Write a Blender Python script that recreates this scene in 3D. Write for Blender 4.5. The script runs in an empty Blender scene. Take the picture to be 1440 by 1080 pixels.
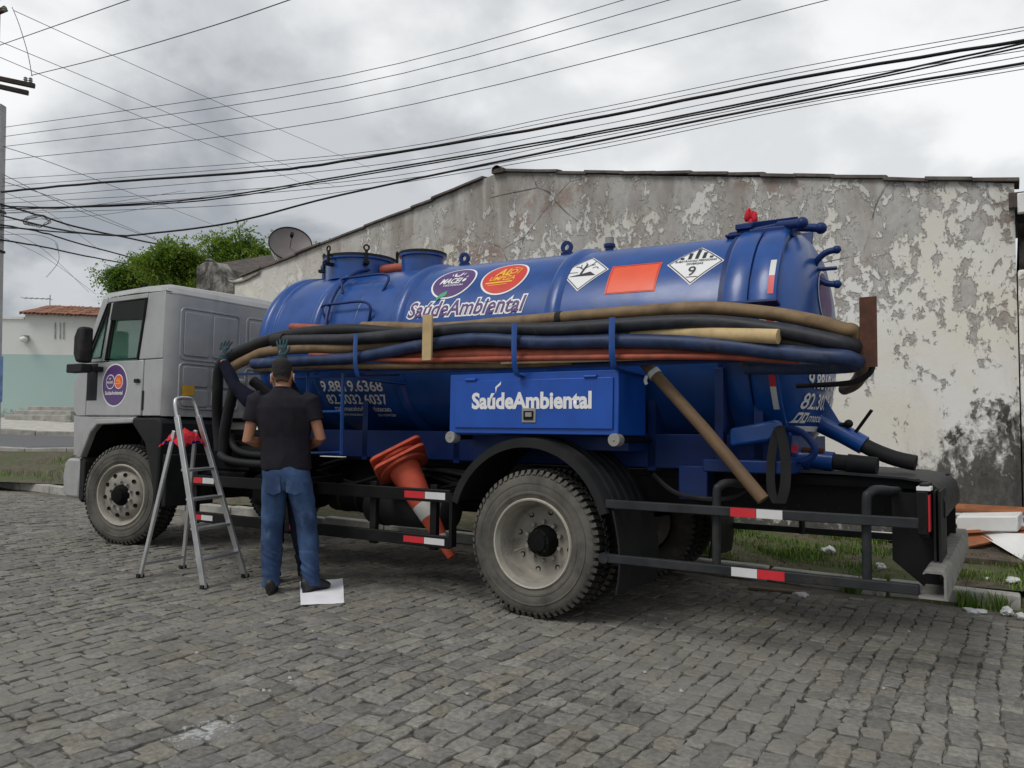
import bpy, bmesh, math, random
import numpy as np
from mathutils import Vector, Matrix, noise as mnoise
rnd = random.Random(7)
S = bpy.context.scene
COL = S.collection
R = math.radians
# ------------------------------------------------------------------ camera
FPX, CH = 1130.0, 1.38
YAW = math.atan2(1820, FPX); PITCH = math.atan2(44, FPX)
_F0 = Vector((-math.cos(YAW), math.sin(YAW), 0)); CR = Vector((math.sin(YAW), math.cos(YAW), 0))
CF = _F0 * math.cos(PITCH) + Vector((0, 0, math.sin(PITCH))); CU = CR.cross(CF); CC = Vector((0, 0, CH))
cam = bpy.data.cameras.new('camera'); cam.sensor_width = 36; cam.lens = FPX / 1440 * 36; cam.clip_end = 1500; cam.clip_start = .05
camo = bpy.data.objects.new('camera', cam); COL.objects.link(camo)
camo.matrix_world = Matrix(((CR.x, CU.x, -CF.x, 0), (CR.y, CU.y, -CF.y, 0), (CR.z, CU.z, -CF.z, CH), (0, 0, 0, 1)))
S.camera = camo
# ------------------------------------------------------------------ sky, sun, exposure
SUN_EL, SUN_AZ = 53, 200          # azimuth measured clockwise from +Y
w = bpy.data.worlds.new('World'); S.world = w; w.use_nodes = True
nt = w.node_tree; nt.nodes.clear()
def wn(t, **k):
    n = nt.nodes.new(t)
    for a, b in k.items(): setattr(n, a, b)
    return n
def wl(a, b): nt.links.new(a, b)
out = wn('ShaderNodeOutputWorld'); bg = wn('ShaderNodeBackground'); bg.inputs[1].default_value = 0.1
sky = wn('ShaderNodeTexSky', sky_type='NISHITA', sun_disc=False, sun_elevation=R(SUN_EL), sun_rotation=R(SUN_AZ))
tc = wn('ShaderNodeTexCoord'); sep = wn('ShaderNodeSeparateXYZ'); wl(tc.outputs['Generated'], sep.inputs[0])
mx = wn('ShaderNodeMath', operation='MAXIMUM'); wl(sep.outputs[2], mx.inputs[0]); mx.inputs[1].default_value = 0.0
ad = wn('ShaderNodeMath', operation='ADD'); wl(mx.outputs[0], ad.inputs[0]); ad.inputs[1].default_value = 0.42
dv = wn('ShaderNodeVectorMath', operation='DIVIDE'); cb = wn('ShaderNodeCombineXYZ')
for i in range(3): wl(ad.outputs[0], cb.inputs[i])
wl(tc.outputs['Generated'], dv.inputs[0]); wl(cb.outputs[0], dv.inputs[1])
def cloud(scale, detail, rough, off, lo, hi):
    mp = wn('ShaderNodeMapping'); mp.inputs['Location'].default_value = off; mp.inputs['Scale'].default_value = (1, 1, 0.35)
    wl(dv.outputs[0], mp.inputs[0])
    n = wn('ShaderNodeTexNoise'); n.inputs['Scale'].default_value = scale; n.inputs['Detail'].default_value = detail
    n.inputs['Roughness'].default_value = rough; n.inputs['Distortion'].default_value = .25
    wl(mp.outputs[0], n.inputs['Vector'])
    m = wn('ShaderNodeMapRange', interpolation_type='SMOOTHSTEP'); m.inputs[1].default_value = lo; m.inputs[2].default_value = hi
    wl(n.outputs[0], m.inputs[0]); return m.outputs[0]
c1 = cloud(1.15, 9, .5, (12.4, 5.2, 2), .42, .58)
c2 = cloud(3.4, 8, .52, (3.3, 7.2, 0), .40, .62)
sm = wn('ShaderNodeMath', operation='MULTIPLY_ADD'); wl(c2, sm.inputs[0]); sm.inputs[1].default_value = .38; 
m2 = wn('ShaderNodeMath', operation='MULTIPLY'); wl(c1, m2.inputs[0]); m2.inputs[1].default_value = .62; wl(m2.outputs[0], sm.inputs[2])
rp = wn('ShaderNodeValToRGB'); wl(sm.outputs[0], rp.inputs[0])
e = rp.color_ramp.elements; e[0].position = 0.0; e[0].color = (.35, .375, .41, 1); e[1].position = 1.0; e[1].color = (.95, .96, .965, 1)
q = rp.color_ramp.elements.new(.45); q.color = (.63, .65, .67, 1)
sc10 = wn('ShaderNodeVectorMath', operation='SCALE'); wl(rp.outputs[0], sc10.inputs[0]); sc10.inputs[3].default_value = 9.6
mixn = wn('ShaderNodeMix', data_type='RGBA'); mixn.inputs[0].default_value = .96
wl(sky.outputs[0], mixn.inputs[6]); wl(sc10.outputs[0], mixn.inputs[7]); wl(mixn.outputs[2], bg.inputs[0]); wl(bg.outputs[0], out.inputs[0])
sun = bpy.data.lights.new('sun', 'SUN'); sun.energy = 1.5; sun.angle = R(24); sun.color = (1, .965, .91)
suno = bpy.data.objects.new('sun', sun); COL.objects.link(suno)
_sd = Vector((math.sin(R(SUN_AZ)) * math.cos(R(SUN_EL)), math.cos(R(SUN_AZ)) * math.cos(R(SUN_EL)), math.sin(R(SUN_EL))))
suno.rotation_euler = _sd.to_track_quat('Z', 'Y').to_euler(); suno.location = _sd * 60
S.view_settings.view_transform = 'Standard'; S.view_settings.look = 'None'; S.view_settings.gamma = 1
S.view_settings.exposure = 0.1
S.view_settings.use_curve_mapping = False
# ------------------------------------------------------------------ helpers
def ray(u, v): return CF + CR * ((u - 720) / FPX) + CU * ((540 - v) / FPX)
def at(u, v, Y): d = ray(u, v); return CC + d * (Y / d.y)          # point on the upright plane y = Y
def atx(u, v, X): d = ray(u, v); return CC + d * (X / d.x)
def atd(u, v, dep): return CC + ray(u, v) * dep
def base_z(x): return -0.0155 * (max(x, -14.0) + 2.76)
_RQ = ((0, 0), (17, 0), (21.4, .1), (25.5, .27), (29, .6), (32, .87), (40, .97), (400, 1.2))
def rise(x, y):
    q = -.885 * x + .465 * y
    for (a, b), (c, d) in zip(_RQ, _RQ[1:]):
        if q <= c: return b + (d - b) * (max(q, 0) - a) / (c - a)
    return 1.2
KY = 7.28
def road_z(x, y): return base_z(x) - .033 * min(max(y - 4.95, 0), 2.4) + (rise(x, y) if x < -6 else 0)
def verge_z(x, y): return road_z(x, KY) + .13 + .05 * max(0, min(y - KY - .3, 2)) + .02 * math.sin(x * 2.1 + y) + (rise(x, y) - rise(x, KY) if x < -6 else 0)
# things riding on the truck lean with it
PIV = Vector((-4.7, 4.95, 0)); LEAN = R(-1.5)
TM = Matrix.Translation(PIV) @ Matrix.Rotation(LEAN, 4, 'X') @ Matrix.Translation(-PIV)
ORG = {}
def setp(o, label=None, cat=None, group=None, kind=None):
    if label: o['label'] = label
    if cat: o['category'] = cat
    if group: o['group'] = group
    if kind: o['kind'] = kind
    return o
def thing(name, org, label, cat, group=None, rot=None):
    o = bpy.data.objects.new(name, None); COL.objects.link(o); o.empty_display_size = .1
    o.location = org
    if rot: o.rotation_euler = rot
    ORG[o] = Vector(org); return setp(o, label, cat, group)
class MB:
    def __init__(s): s.v = []; s.f = []; s.m = []
    def add(s, vs, fs, mi=0):
        b = len(s.v); s.v += [Vector(p) for p in vs]; s.f += [[i + b for i in f] for f in fs]; s.m += [mi] * len(fs); return s
    def box(s, a, b, mi=0):
        x0, y0, z0 = [min(p, q) for p, q in zip(a, b)]; x1, y1, z1 = [max(p, q) for p, q in zip(a, b)]
        return s.add([(x0, y0, z0), (x1, y0, z0), (x1, y1, z0), (x0, y1, z0), (x0, y0, z1), (x1, y0, z1), (x1, y1, z1), (x0, y1, z1)],
                     [[0, 3, 2, 1], [4, 5, 6, 7], [0, 1, 5, 4], [1, 2, 6, 5], [2, 3, 7, 6], [3, 0, 4, 7]], mi)
    def obox(s, c, ax, ay, az, mi=0):                   # oriented box: centre and three half vectors
        c, ax, ay, az = map(Vector, (c, ax, ay, az)); vs = []
        for k in (-1, 1):
            for i, j in ((-1, -1), (1, -1), (1, 1), (-1, 1)): vs.append(c + ax * i + ay * j + az * k)
        return s.add(vs, [[0, 3, 2, 1], [4, 5, 6, 7], [0, 1, 5, 4], [1, 2, 6, 5], [2, 3, 7, 6], [3, 0, 4, 7]], mi)
    def bar(s, a, b, wd, ht, up=(0, 0, 1)):             # rectangular bar from a to b
        a, b, up = Vector(a), Vector(b), Vector(up); d = (b - a); n = d.normalized(); sd = n.cross(up).normalized(); u2 = sd.cross(n)
        return s.obox((a + b) / 2, d / 2, sd * wd / 2, u2 * ht / 2)
    def prism(s, poly, d, mi=0):                        # polygon of 3-D points pushed along d
        n = len(poly); d = Vector(d); vs = [Vector(p) for p in poly] + [Vector(p) + d for p in poly]
        return s.add(vs, [list(range(n))[::-1], list(range(n, 2 * n))] + [[i, (i + 1) % n, n + (i + 1) % n, n + i] for i in range(n)], mi)
    def tube(s, pts, r, n=10, caps=True, closed=False, mi=0, ell=None):
        pts = [Vector(p) for p in pts]; k = len(pts); rr = r if isinstance(r, (list, tuple)) else [r] * k
        tang = []
        for i in range(k):
            if closed: t = pts[(i + 1) % k] - pts[i - 1]
            else: t = pts[min(i + 1, k - 1)] - pts[max(i - 1, 0)]
            tang.append(t.normalized() if t.length > 1e-9 else Vector((0, 0, 1)))
        t0 = tang[0]; ref = Vector((0, 0, 1)) if abs(t0.z) < .9 else Vector((0, 1, 0))
        if ell: ref = Vector(ell)
        u = (ref - t0 * ref.dot(t0)).normalized(); vs = []
        for i in range(k):
            u = (u - tang[i] * u.dot(tang[i])).normalized(); w_ = tang[i].cross(u)
            ra = rr[i] if isinstance(rr[i], tuple) else (rr[i], rr[i])
            for j in range(n):
                a = 2 * math.pi * j / n; vs.append(pts[i] + u * (ra[1] * math.cos(a)) + w_ * (ra[0] * math.sin(a)))
        fs = []
        for i in range(k if closed else k - 1):
            for j in range(n):
                a, b = i * n + j, i * n + (j + 1) % n; i2 = (i + 1) % k; fs.append([a, b, i2 * n + (j + 1) % n, i2 * n + j])
        if caps and not closed: fs += [list(range(n))[::-1], [(k - 1) * n + j for j in range(n)]]
        return s.add(vs, fs, mi)
    def lathe(s, c, axis, prof, n=32, a0=0, a1=360, mi=0, ref=None):      # prof: (along axis, radius)
        c, ax = Vector(c), Vector(axis).normalized(); rf = Vector(ref) if ref else (Vector((0, 0, 1)) if abs(ax.z) < .9 else Vector((1, 0, 0)))
        u = (rf - ax * rf.dot(ax)).normalized(); w_ = ax.cross(u); full = abs(a1 - a0 - 360) < 1e-6; m = n if full else n + 1; vs = []
        for h, r in prof:
            for j in range(m):
                a = R(a0 + (a1 - a0) * j / n); vs.append(c + ax * h + (u * math.cos(a) + w_ * math.sin(a)) * max(r, 1e-5))
        fs = []
        for i in range(len(prof) - 1):
            for j in range(n):
                j2 = (j + 1) % m if full else j + 1; fs.append([i * m + j, i * m + j2, (i + 1) * m + j2, (i + 1) * m + j])
        return s.add(vs, fs, mi)
    def cyl(s, a, b, r, n=16, r2=None): return s.tube([a, b], [r, r if r2 is None else r2], n)
    def sph(s, c, r, n=12, sc=(1, 1, 1)):
        c = Vector(c); vs = []; m = n // 2
        for i in range(m + 1):
            t = math.pi * i / m
            for j in range(n):
                a = 2 * math.pi * j / n; vs.append(c + Vector((math.sin(t) * math.cos(a) * r * sc[0], math.sin(t) * math.sin(a) * r * sc[1], math.cos(t) * r * sc[2])))
        return s.add(vs, [[i * n + j, (i + 1) * n + j, (i + 1) * n + (j + 1) % n, i * n + (j + 1) % n] for i in range(m) for j in range(n)])
    def xf(s, M): s.v = [M @ p for p in s.v]; return s
    def mesh(s, name, mats, org=(0, 0, 0), ang=38, fix=True):
        me = bpy.data.meshes.new(name); o = Vector(org); me.from_pydata([p - o for p in s.v], [], s.f)
        mats = mats if isinstance(mats, (list, tuple)) else [mats]
        for m in mats: me.materials.append(m)
        if len(mats) > 1: me.polygons.foreach_set('material_index', s.m)
        if fix:
            b = bmesh.new(); b.from_mesh(me); bmesh.ops.remove_doubles(b, verts=b.verts, dist=1e-5); bmesh.ops.recalc_face_normals(b, faces=b.faces); b.to_mesh(me); b.free()
        me.polygons.foreach_set('use_smooth', [True] * len(me.polygons))
        if ang < 180: me.set_sharp_from_angle(angle=R(ang))
        me.update(); return me
    def build(s, name, mats, parent=None, bevel=0, ang=38, org=None, tilt=False, fix=True):
        root = parent
        while root is not None and root.parent is not None: root = root.parent
        if tilt: s.xf(TM)
        if parent is not None: o_ = ORG.get(root, Vector((0, 0, 0)))
        elif org is not None: o_ = Vector(org)
        else:
            xs = [p.x for p in s.v]; ys = [p.y for p in s.v]; o_ = Vector(((min(xs) + max(xs)) / 2, (min(ys) + max(ys)) / 2, min(p.z for p in s.v)))
        ob = bpy.data.objects.new(name, s.mesh(name, mats, o_, ang, fix)); COL.objects.link(ob)
        if parent is not None: ob.parent = parent
        else: ob.location = o_; ORG[ob] = o_
        if bevel:
            m = ob.modifiers.new('bevel', 'BEVEL'); m.width = bevel; m.segments = 2; m.limit_method = 'ANGLE'; m.angle_limit = R(40); m.harden_normals = False
        return ob
def part_empty(name, parent):
    o = bpy.data.objects.new(name, None); COL.objects.link(o); o.parent = parent; o.empty_display_size = .05; return o
def spl(pts, k=6, closed=False):                        # Catmull-Rom
    pts = [Vector(p) for p in pts]; n = len(pts); o = []
    for i in range(n if closed else n - 1):
        g = (lambda j: pts[j % n]) if closed else (lambda j: pts[max(0, min(n - 1, j))])
        p0, p1, p2, p3 = g(i - 1), g(i), g(i + 1), g(i + 2)
        for t in range(k):
            t /= k; o.append(.5 * ((2 * p1) + (p2 - p0) * t + (2 * p0 - 5 * p1 + 4 * p2 - p3) * t * t + (3 * p1 - p0 - 3 * p2 + p3) * t ** 3))
    if not closed: o.append(pts[-1])
    return o
# ------------------------------------------------------------------ materials
class NB:
    def __init__(s, name):
        s.mat = bpy.data.materials.new(name); s.mat.use_nodes = True; s.nt = s.mat.node_tree
        s.b = s.nt.nodes['Principled BSDF']; s.tc = s.n('ShaderNodeTexCoord'); s.geo = s.n('ShaderNodeNewGeometry')
    def n(s, t, **k):
        o = s.nt.nodes.new(t)
        for a, b in k.items(): setattr(o, a, b)
        return o
    def l(s, a, b): s.nt.links.new(a, b)
    def val(s, sock, x):
        if hasattr(x, 'is_output') or isinstance(x, bpy.types.NodeSocket): s.l(x, sock)
        else: sock.default_value = x
    def noise(s, scale, detail=5, rough=.55, dist=0, vec=None, stretch=None, off=None):
        n = s.n('ShaderNodeTexNoise'); n.inputs['Scale'].default_value = scale; n.inputs['Detail'].default_value = detail
        n.inputs['Roughness'].default_value = rough; n.inputs['Distortion'].default_value = dist
        v = vec or s.tc.outputs['Object']
        if stretch or off:
            mp = s.n('ShaderNodeMapping'); s.l(v, mp.inputs[0]); mp.inputs['Scale'].default_value = stretch or (1, 1, 1); mp.inputs['Location'].default_value = off or (0, 0, 0); v = mp.outputs[0]
        s.l(v, n.inputs['Vector']); return n.outputs[0]
    def ramp(s, x, lo, hi, a=0, b=1, smooth=True):
        m = s.n('ShaderNodeMapRange'); m.interpolation_type = 'SMOOTHSTEP' if smooth else 'LINEAR'
        s.val(m.inputs[0], x); m.inputs[1].default_value = lo; m.inputs[2].default_value = hi; m.inputs[3].default_value = a; m.inputs[4].default_value = b; return m.outputs[0]
    def math(s, op, a, b=0, c=0):
        m = s.n('ShaderNodeMath', operation=op); s.val(m.inputs[0], a); s.val(m.inputs[1], b); s.val(m.inputs[2], c); return m.outputs[0]
    def mix(s, f, a, b, mode='MIX'):
        m = s.n('ShaderNodeMix', data_type='RGBA', blend_type=mode); s.val(m.inputs[0], f)
        for sk, x in ((m.inputs[6], a), (m.inputs[7], b)):
            if isinstance(x, (tuple, list)): sk.default_value = (*x[:3], 1)
            else: s.l(x, sk)
        return m.outputs[2]
    def bump(s, h, dist=.01, strength=.5, prev=None):
        b = s.n('ShaderNodeBump'); b.inputs['Strength'].default_value = strength; b.inputs['Distance'].default_value = dist; s.l(h, b.inputs['Height'])
        if prev: s.l(prev, b.inputs['Normal'])
        return b.outputs[0]
    def fin(s, col, rough=.6, metal=0, normal=None, coat=0, spec=None, **k):
        i = s.b.inputs
        if isinstance(col, (tuple, list)): i['Base Color'].default_value = (*col[:3], 1)
        else: s.l(col, i['Base Color'])
        s.val(i['Roughness'], rough); s.val(i['Metallic'], metal); i['Coat Weight'].default_value = coat; i['Coat Roughness'].default_value = .15
        if spec is not None: i['Specular IOR Level'].default_value = spec
        if normal: s.l(normal, i['Normal'])
        for a, b in k.items(): i[a].default_value = b
        return s.mat
def paint(name, col, rough=.45, metal=0, var=.18, dirt=(.16, .14, .11), amt=.35, coat=0, bump=.0015, sc=6, dsc=1.6, streak=0, dent=0, spec=None):
    m = NB(name); n1 = m.noise(sc, 6); n2 = m.noise(dsc, 9, .68, .3); n3 = m.noise(70, 3)
    a = m.mix(m.ramp(n1, .3, .7), tuple(c * (1 - var) for c in col), tuple(min(1, c * (1 + var)) for c in col))
    d = m.ramp(n2, .5, .78, 0, amt); c = m.mix(d, a, dirt)
    nrm = m.bump(n3, bump, .3)
    if streak: c = m.mix(m.ramp(m.noise(5, 6, .6, .2, None, (1, 1, .14)), .52, .74, 0, streak), c, dirt)
    if dent: nrm = m.bump(m.noise(2.2, 2, .5), dent, .6, nrm)
    return m.fin(c, m.math('ADD', m.math('MULTIPLY', d, .5), m.ramp(n1, .2, .8, rough - .05, rough + .08)), metal, nrm, coat, spec)
M = {}
M['blue'] = paint('blue_paint', (.005, .060, .265), .33, 0, .12, (.03, .06, .14), .35, .2, streak=.35, dent=.012)
M['bluebright'] = paint('blue_box_paint', (.003, .068, .38), .42, 0, .08, (.02, .06, .19), .35, .1, streak=.3, dent=.004)
M['bluedark'] = paint('worn_blue_paint', (.004, .024, .125), .45, 0, .15, (.022, .025, .04), .5, spec=0.3)
M['silver'] = paint('silver_paint', (.385, .388, .388), .38, .25, .06, (.20, .19, .17), .4, .15, streak=.3)
M['silverdark'] = paint('grey_plastic', (.17, .175, .18), .5, .1, .1, (.15, .14, .12), .4)
M['charcoal'] = paint('charcoal_plastic', (.016, .0165, .0175), .6, 0, .2, (.055, .050, .042), .4, spec=0.2)
M['black'] = paint('black_steel', (.0075, .0075, .008), .5, 0, .2, (.05, .042, .033), .3, spec=0.2)
M['rail'] = paint('weathered_rail_paint', (.026, .028, .031), .5, .1, .25, (.085, .068, .05), .55, dsc=5, spec=0.25)
M['chassis'] = paint('greasy_chassis', (.005, .005, .0055), .6, 0, .3, (.028, .024, .02), .4, spec=0.1)
M['rubbermat'] = paint('rubber', (.02, .02, .021), .75, 0, .2, (.08, .075, .065), .4, spec=0.2)
M['white'] = paint('white_paint', (.74, .74, .73), .5, 0, .05, (.4, .38, .34), .25)
M['redtape'] = paint('red_reflector', (.55, .02, .03), .4, 0, .08, (.3, .1, .08), .25)
M['whitetape'] = paint('white_reflector', (.62, .62, .62), .4, 0, .06, (.35, .33, .3), .3)
M['alu'] = paint('aluminium', (.56, .565, .57), .38, .75, .08, (.3, .29, .27), .35)
M['rust'] = paint('rusty_steel', (.085, .032, .018), .8, .1, .35, (.04, .02, .014), .6, bump=.004, sc=14)
M['grey'] = paint('grey_steel', (.30, .295, .28), .55, .2, .12, (.17, .15, .12), .5)
M['galv'] = paint('galvanised_bumper', (.22, .215, .20), .6, .2, .2, (.10, .085, .07), .7, sc=10, dsc=4)
M['decalwhite'] = paint('white_vinyl', (.78, .78, .79), .4, 0, .02, (.6, .6, .6), .15)
M['decalpurple'] = paint('purple_vinyl', (.085, .035, .16), .4, 0, .04, (.1, .06, .16), .2)
M['decalred'] = paint('red_vinyl', (.62, .045, .03), .4, 0, .04, (.5, .1, .08), .2)
M['decalyellow'] = paint('yellow_vinyl', (.85, .48, .03), .4, 0, .04, (.6, .4, .1), .2)
M['decalorange'] = paint('orange_vinyl', (.80, .10, .035), .4, 0, .04, (.6, .15, .08), .2)
M['decalblack'] = paint('black_vinyl', (.02, .02, .022), .45, 0, .04, (.05, .05, .05), .2)
M['decalgreen'] = paint('green_vinyl', (.05, .35, .16), .45, 0, .04, (.1, .3, .2), .2)
M['hoseslate'] = paint('slate_hose', (.024, .026, .033), .5, 0, .3, (.10, .095, .085), .6, bump=.003, sc=9, dsc=7, spec=0.3)
M['hoseblue'] = paint('dark_blue_hose', (.020, .038, .098), .5, 0, .3, (.15, .16, .18), .65, bump=.003, sc=9, dsc=5, spec=0.35)
M['hosegrey'] = paint('dusty_hose', (.13, .115, .095), .65, 0, .25, (.06, .05, .04), .6, dsc=6)
M['hoseblack'] = paint('black_hose', (.016, .016, .018), .5, 0, .2, (.06, .055, .05), .5, dsc=4, spec=0.25)
M['hosetan'] = paint('tan_hose', (.19, .125, .062), .65, 0, .25, (.07, .05, .035), .6, bump=.003, sc=9, dsc=4)
M['hosered'] = paint('red_brown_hose', (.30, .065, .035), .6, 0, .25, (.11, .05, .035), .5, bump=.003, sc=9, dsc=4)
M['wood'] = paint('raw_wood', (.50, .37, .19), .75, 0, .18, (.28, .19, .10), .5, dsc=9)
M['woodbrown'] = paint('brown_pole', (.13, .08, .04), .65, 0, .22, (.06, .04, .025), .6, dsc=6)
M['orange'] = paint('cone_orange', (.50, .075, .035), .7, 0, .15, (.10, .05, .04), .9, dsc=6)
M['conewhite'] = paint('cone_band', (.58, .57, .54), .6, 0, .08, (.25, .22, .19), .6, dsc=5)
M['redcloth'] = paint('red_cloth', (.55, .015, .03), .85, 0, .25, (.3, .01, .02), .4)
M['blueplastic'] = paint('blue_plastic', (.015, .03, .45), .4)
M['concrete'] = paint('kerb_concrete', (.36, .35, .32), .85, 0, .18, (.09, .09, .075), .75, bump=.01, sc=5, dsc=3)
M['paper'] = paint('paper', (.80, .80, .84), .8, 0, .03, (.7, .7, .72), .3)
M['plasticbag'] = paint('white_plastic_scrap', (.58, .585, .58), .5, 0, .08, (.5, .48, .44), .4)
M['mdf'] = paint('brown_board', (.30, .11, .045), .7, 0, .25, (.12, .06, .035), .6, dsc=3)
M['darkboard'] = paint('dark_board', (.10, .075, .06), .8, 0, .3, (.05, .04, .03), .6)
M['tileold'] = paint('old_roof_tile', (.085, .07, .062), .9, 0, .35, (.03, .03, .03), .7, bump=.01, sc=8, dsc=3)
M['terracotta'] = paint('terracotta', (.25, .11, .065), .85, 0, .35, (.08, .05, .04), .7, bump=.01, dsc=2)
M['pole'] = paint('pole_concrete', (.40, .40, .41), .85, 0, .1, (.25, .25, .26), .4, bump=.006)
M['armwood'] = paint('crossarm_wood', (.05, .035, .028), .85, 0, .3, (.02, .02, .02), .5)
M['wire'] = paint('cable_black', (.018, .018, .021), .6, 0, .1, spec=0.2)
M['wiregrey'] = paint('cable_grey', (.07, .07, .075), .6, 0, .1)
M['insul'] = paint('porcelain', (.25, .32, .30), .25)
M['poster'] = paint('blue_poster', (.16, .27, .52), .7, 0, .3, (.5, .55, .6), .8, dsc=5)
M['bark'] = paint('bark', (.07, .055, .04), .9, 0, .3, bump=.02, sc=8)
M['dish'] = paint('dish_mesh', (.17, .15, .15), .6, .2, .1, (.17, .10, .08), .6, dsc=2)
M['skin'] = paint('skin', (.36, .165, .095), .5, 0, .12, (.30, .12, .07), .3, bump=.001)
M['hair'] = paint('hair', (.012, .010, .009), .75, 0, .4, (.02, .015, .012), .3, bump=.006)
M['shirt'] = paint('black_shirt', (.017, .0155, .021), .8, 0, .25, (.03, .027, .034), .4, bump=.003, spec=0.15)
M['navy'] = paint('navy_overall', (.004, .005, .015), .85, 0, .25, (.010, .010, .022), .4, spec=0.15)
M['shoe'] = paint('dark_shoe', (.02, .02, .022), .6, 0, .25, (.07, .06, .05), .5)
M['glove'] = paint('teal_glove', (.016, .055, .068), .75, 0, .3, (.012, .03, .035), .6, dsc=12)
M['maskstrap'] = paint('mask_strap', (.75, .72, .7), .7)
M['seat'] = paint('dark_seat', (.03, .03, .034), .8, spec=0.2)
M['yellow'] = paint('yellow_sticker', (.65, .36, .03), .5)
m = NB('window_glass'); M['glass'] = m.fin((.86, .92, .90), .03, 0, None, 0, None, **{'Transmission Weight': 1.0, 'IOR': 1.05})
_g = m.n('ShaderNodeBsdfTransparent'); _g.inputs[0].default_value = (.62, .74, .70, 1); _gl = m.n('ShaderNodeBsdfGlossy'); _gl.inputs['Roughness'].default_value = .03
_fr = m.n('ShaderNodeLayerWeight'); _fr.inputs[0].default_value = .5; _fq = m.math('MULTIPLY_ADD', m.math('POWER', _fr.outputs['Facing'], 4.0), .7, .05); _mx = m.n('ShaderNodeMixShader'); m.l(_fq, _mx.inputs[0]); m.l(_g.outputs[0], _mx.inputs[1]); m.l(_gl.outputs[0], _mx.inputs[2])
m.l(_mx.outputs[0], m.nt.nodes['Material Output'].inputs[0])
# tyre: rubber with dried dust on the sidewall
m = NB('tyre_rubber'); n1 = m.noise(5, 8, .65); n2 = m.noise(40, 4); sp = m.n('ShaderNodeSeparateXYZ'); m.l(m.geo.outputs['Normal'], sp.inputs[0])
side = m.ramp(m.math('ABSOLUTE', sp.outputs[1]), .35, .8)
c = m.mix(m.math('MULTIPLY', side, m.ramp(n1, .30, .62, .35, 1)), (.016, .0155, .015), (.115, .106, .090)); M['tyre'] = m.fin(c, .85, 0, m.bump(n2, .004, .4))
# rim: dusty
M['rim'] = paint('dusty_rim', (.27, .25, .215), .6, .1, .15, (.10, .085, .065), .75, sc=8, dsc=7)
m = NB('short_hair'); sp = m.n('ShaderNodeSeparateXYZ'); m.l(m.tc.outputs['Object'], sp.inputs[0]); n1 = m.noise(90, 3, .6); c = m.mix(m.ramp(m.math('ADD', sp.outputs[2], m.math('MULTIPLY', n1, .05)), 1.625, 1.685), (.17, .09, .058), (.011, .0095, .009)); M['hair'] = m.fin(c, .8, 0, m.bump(n1, .004, .6))
M['rimedge'] = paint('pale_rim_edge', (.42, .39, .33), .55, .1, .12, (.16, .13, .10), .6, dsc=6)
# jeans
m = NB('denim'); n1 = m.noise(3.2, 6, .6); n2 = m.noise(160, 2, .5, 0, None, (1, 1, .25)); n3 = m.noise(6, 6, .6, 0, None, (1, 1, .7))
c = m.mix(m.ramp(n1, .38, .66), (.013, .036, .10), (.045, .10, .22)); c = m.mix(m.ramp(n3, .54, .74, 0, .45), c, (.14, .22, .35)); M['denim'] = m.fin(c, .85, 0, m.bump(n3, .02, .5, m.bump(n2, .002, .4)))
# paving stone: per-stone tone from the colour attribute
m = NB('paving_stone'); at_ = m.n('ShaderNodeVertexColor'); at_.layer_name = 'tone'; n1 = m.noise(34, 7, .65); n2 = m.noise(120, 4, .6); n3 = m.noise(1.1, 6, .6, .4); n4 = m.noise(.6, 5, .6, .3, None, None, (7, 3, 0))
c = m.mix(1.0, at_.outputs[0], m.mix(m.ramp(n1, .28, .74), (.66, .66, .65), (1.3, 1.29, 1.25)), 'MULTIPLY'); c = m.mix(m.ramp(n2, .62, .76, 0, .35), c, (.28, .27, .245)); c = m.mix(m.ramp(n3, .5, .8, 0, .5), c, (.135, .122, .10)); c = m.mix(m.ramp(n4, .48, .66, 0, .55), c, (.215, .205, .182)); c = m.mix(m.ramp(m.noise(2.4, 4, .6, .2), .66, .74, 0, .6), c, (.05, .048, .045))
_sx = m.n('ShaderNodeSeparateXYZ'); m.l(m.geo.outputs['Position'], _sx.inputs[0]); _da = m.math('SUBTRACT', _sx.outputs[0], -3.02); _db = m.math('SUBTRACT', _sx.outputs[1], 2.32); _dd = m.math('SQRT', m.math('ADD', m.math('MULTIPLY', m.math('MULTIPLY', _da, _da), 3.0), m.math('MULTIPLY', _db, _db))); c = m.mix(m.ramp(m.math('ADD', _dd, m.math('MULTIPLY', m.math('SUBTRACT', n1, .5), .9)), .16, .02, 0, .8), c, (.48, .49, .50))      # splash of white paint
M['stone'] = m.fin(c, .85, 0, m.bump(n1, .012, .7, m.bump(n2, .004, .6)), spec=.3)
m = NB('joint_sand'); n1 = m.noise(30, 6); n2 = m.noise(.8, 4); c = m.mix(m.ramp(n1, .3, .7), (.075, .069, .058), (.175, .162, .138)); c = m.mix(m.ramp(m.noise(7, 4, .6), .42, .62, 0, .85), c, (.02, .019, .017)); M['joint'] = m.fin(c, .95, 0, m.bump(n1, .01, .6))
m = NB('gutter_sand'); n1 = m.noise(26, 7, .7); n2 = m.noise(2.5, 6); c = m.mix(m.ramp(n1, .3, .72), (.085, .076, .062), (.20, .185, .155)); c = m.mix(m.ramp(n2, .45, .7, 0, .6), c, (.07, .06, .045)); M['gutter'] = m.fin(c, .95, 0, m.bump(n1, .02, .6))
m = NB('verge_soil'); n1 = m.noise(9, 8, .7); n2 = m.noise(1.3, 5); c = m.mix(m.ramp(n1, .3, .7), (.045, .036, .024), (.15, .125, .085)); c = m.mix(m.ramp(n2, .42, .62, 0, .7), c, (.06, .085, .02)); M['soil'] = m.fin(c, .95, 0, m.bump(n1, .03, .7))
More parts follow.
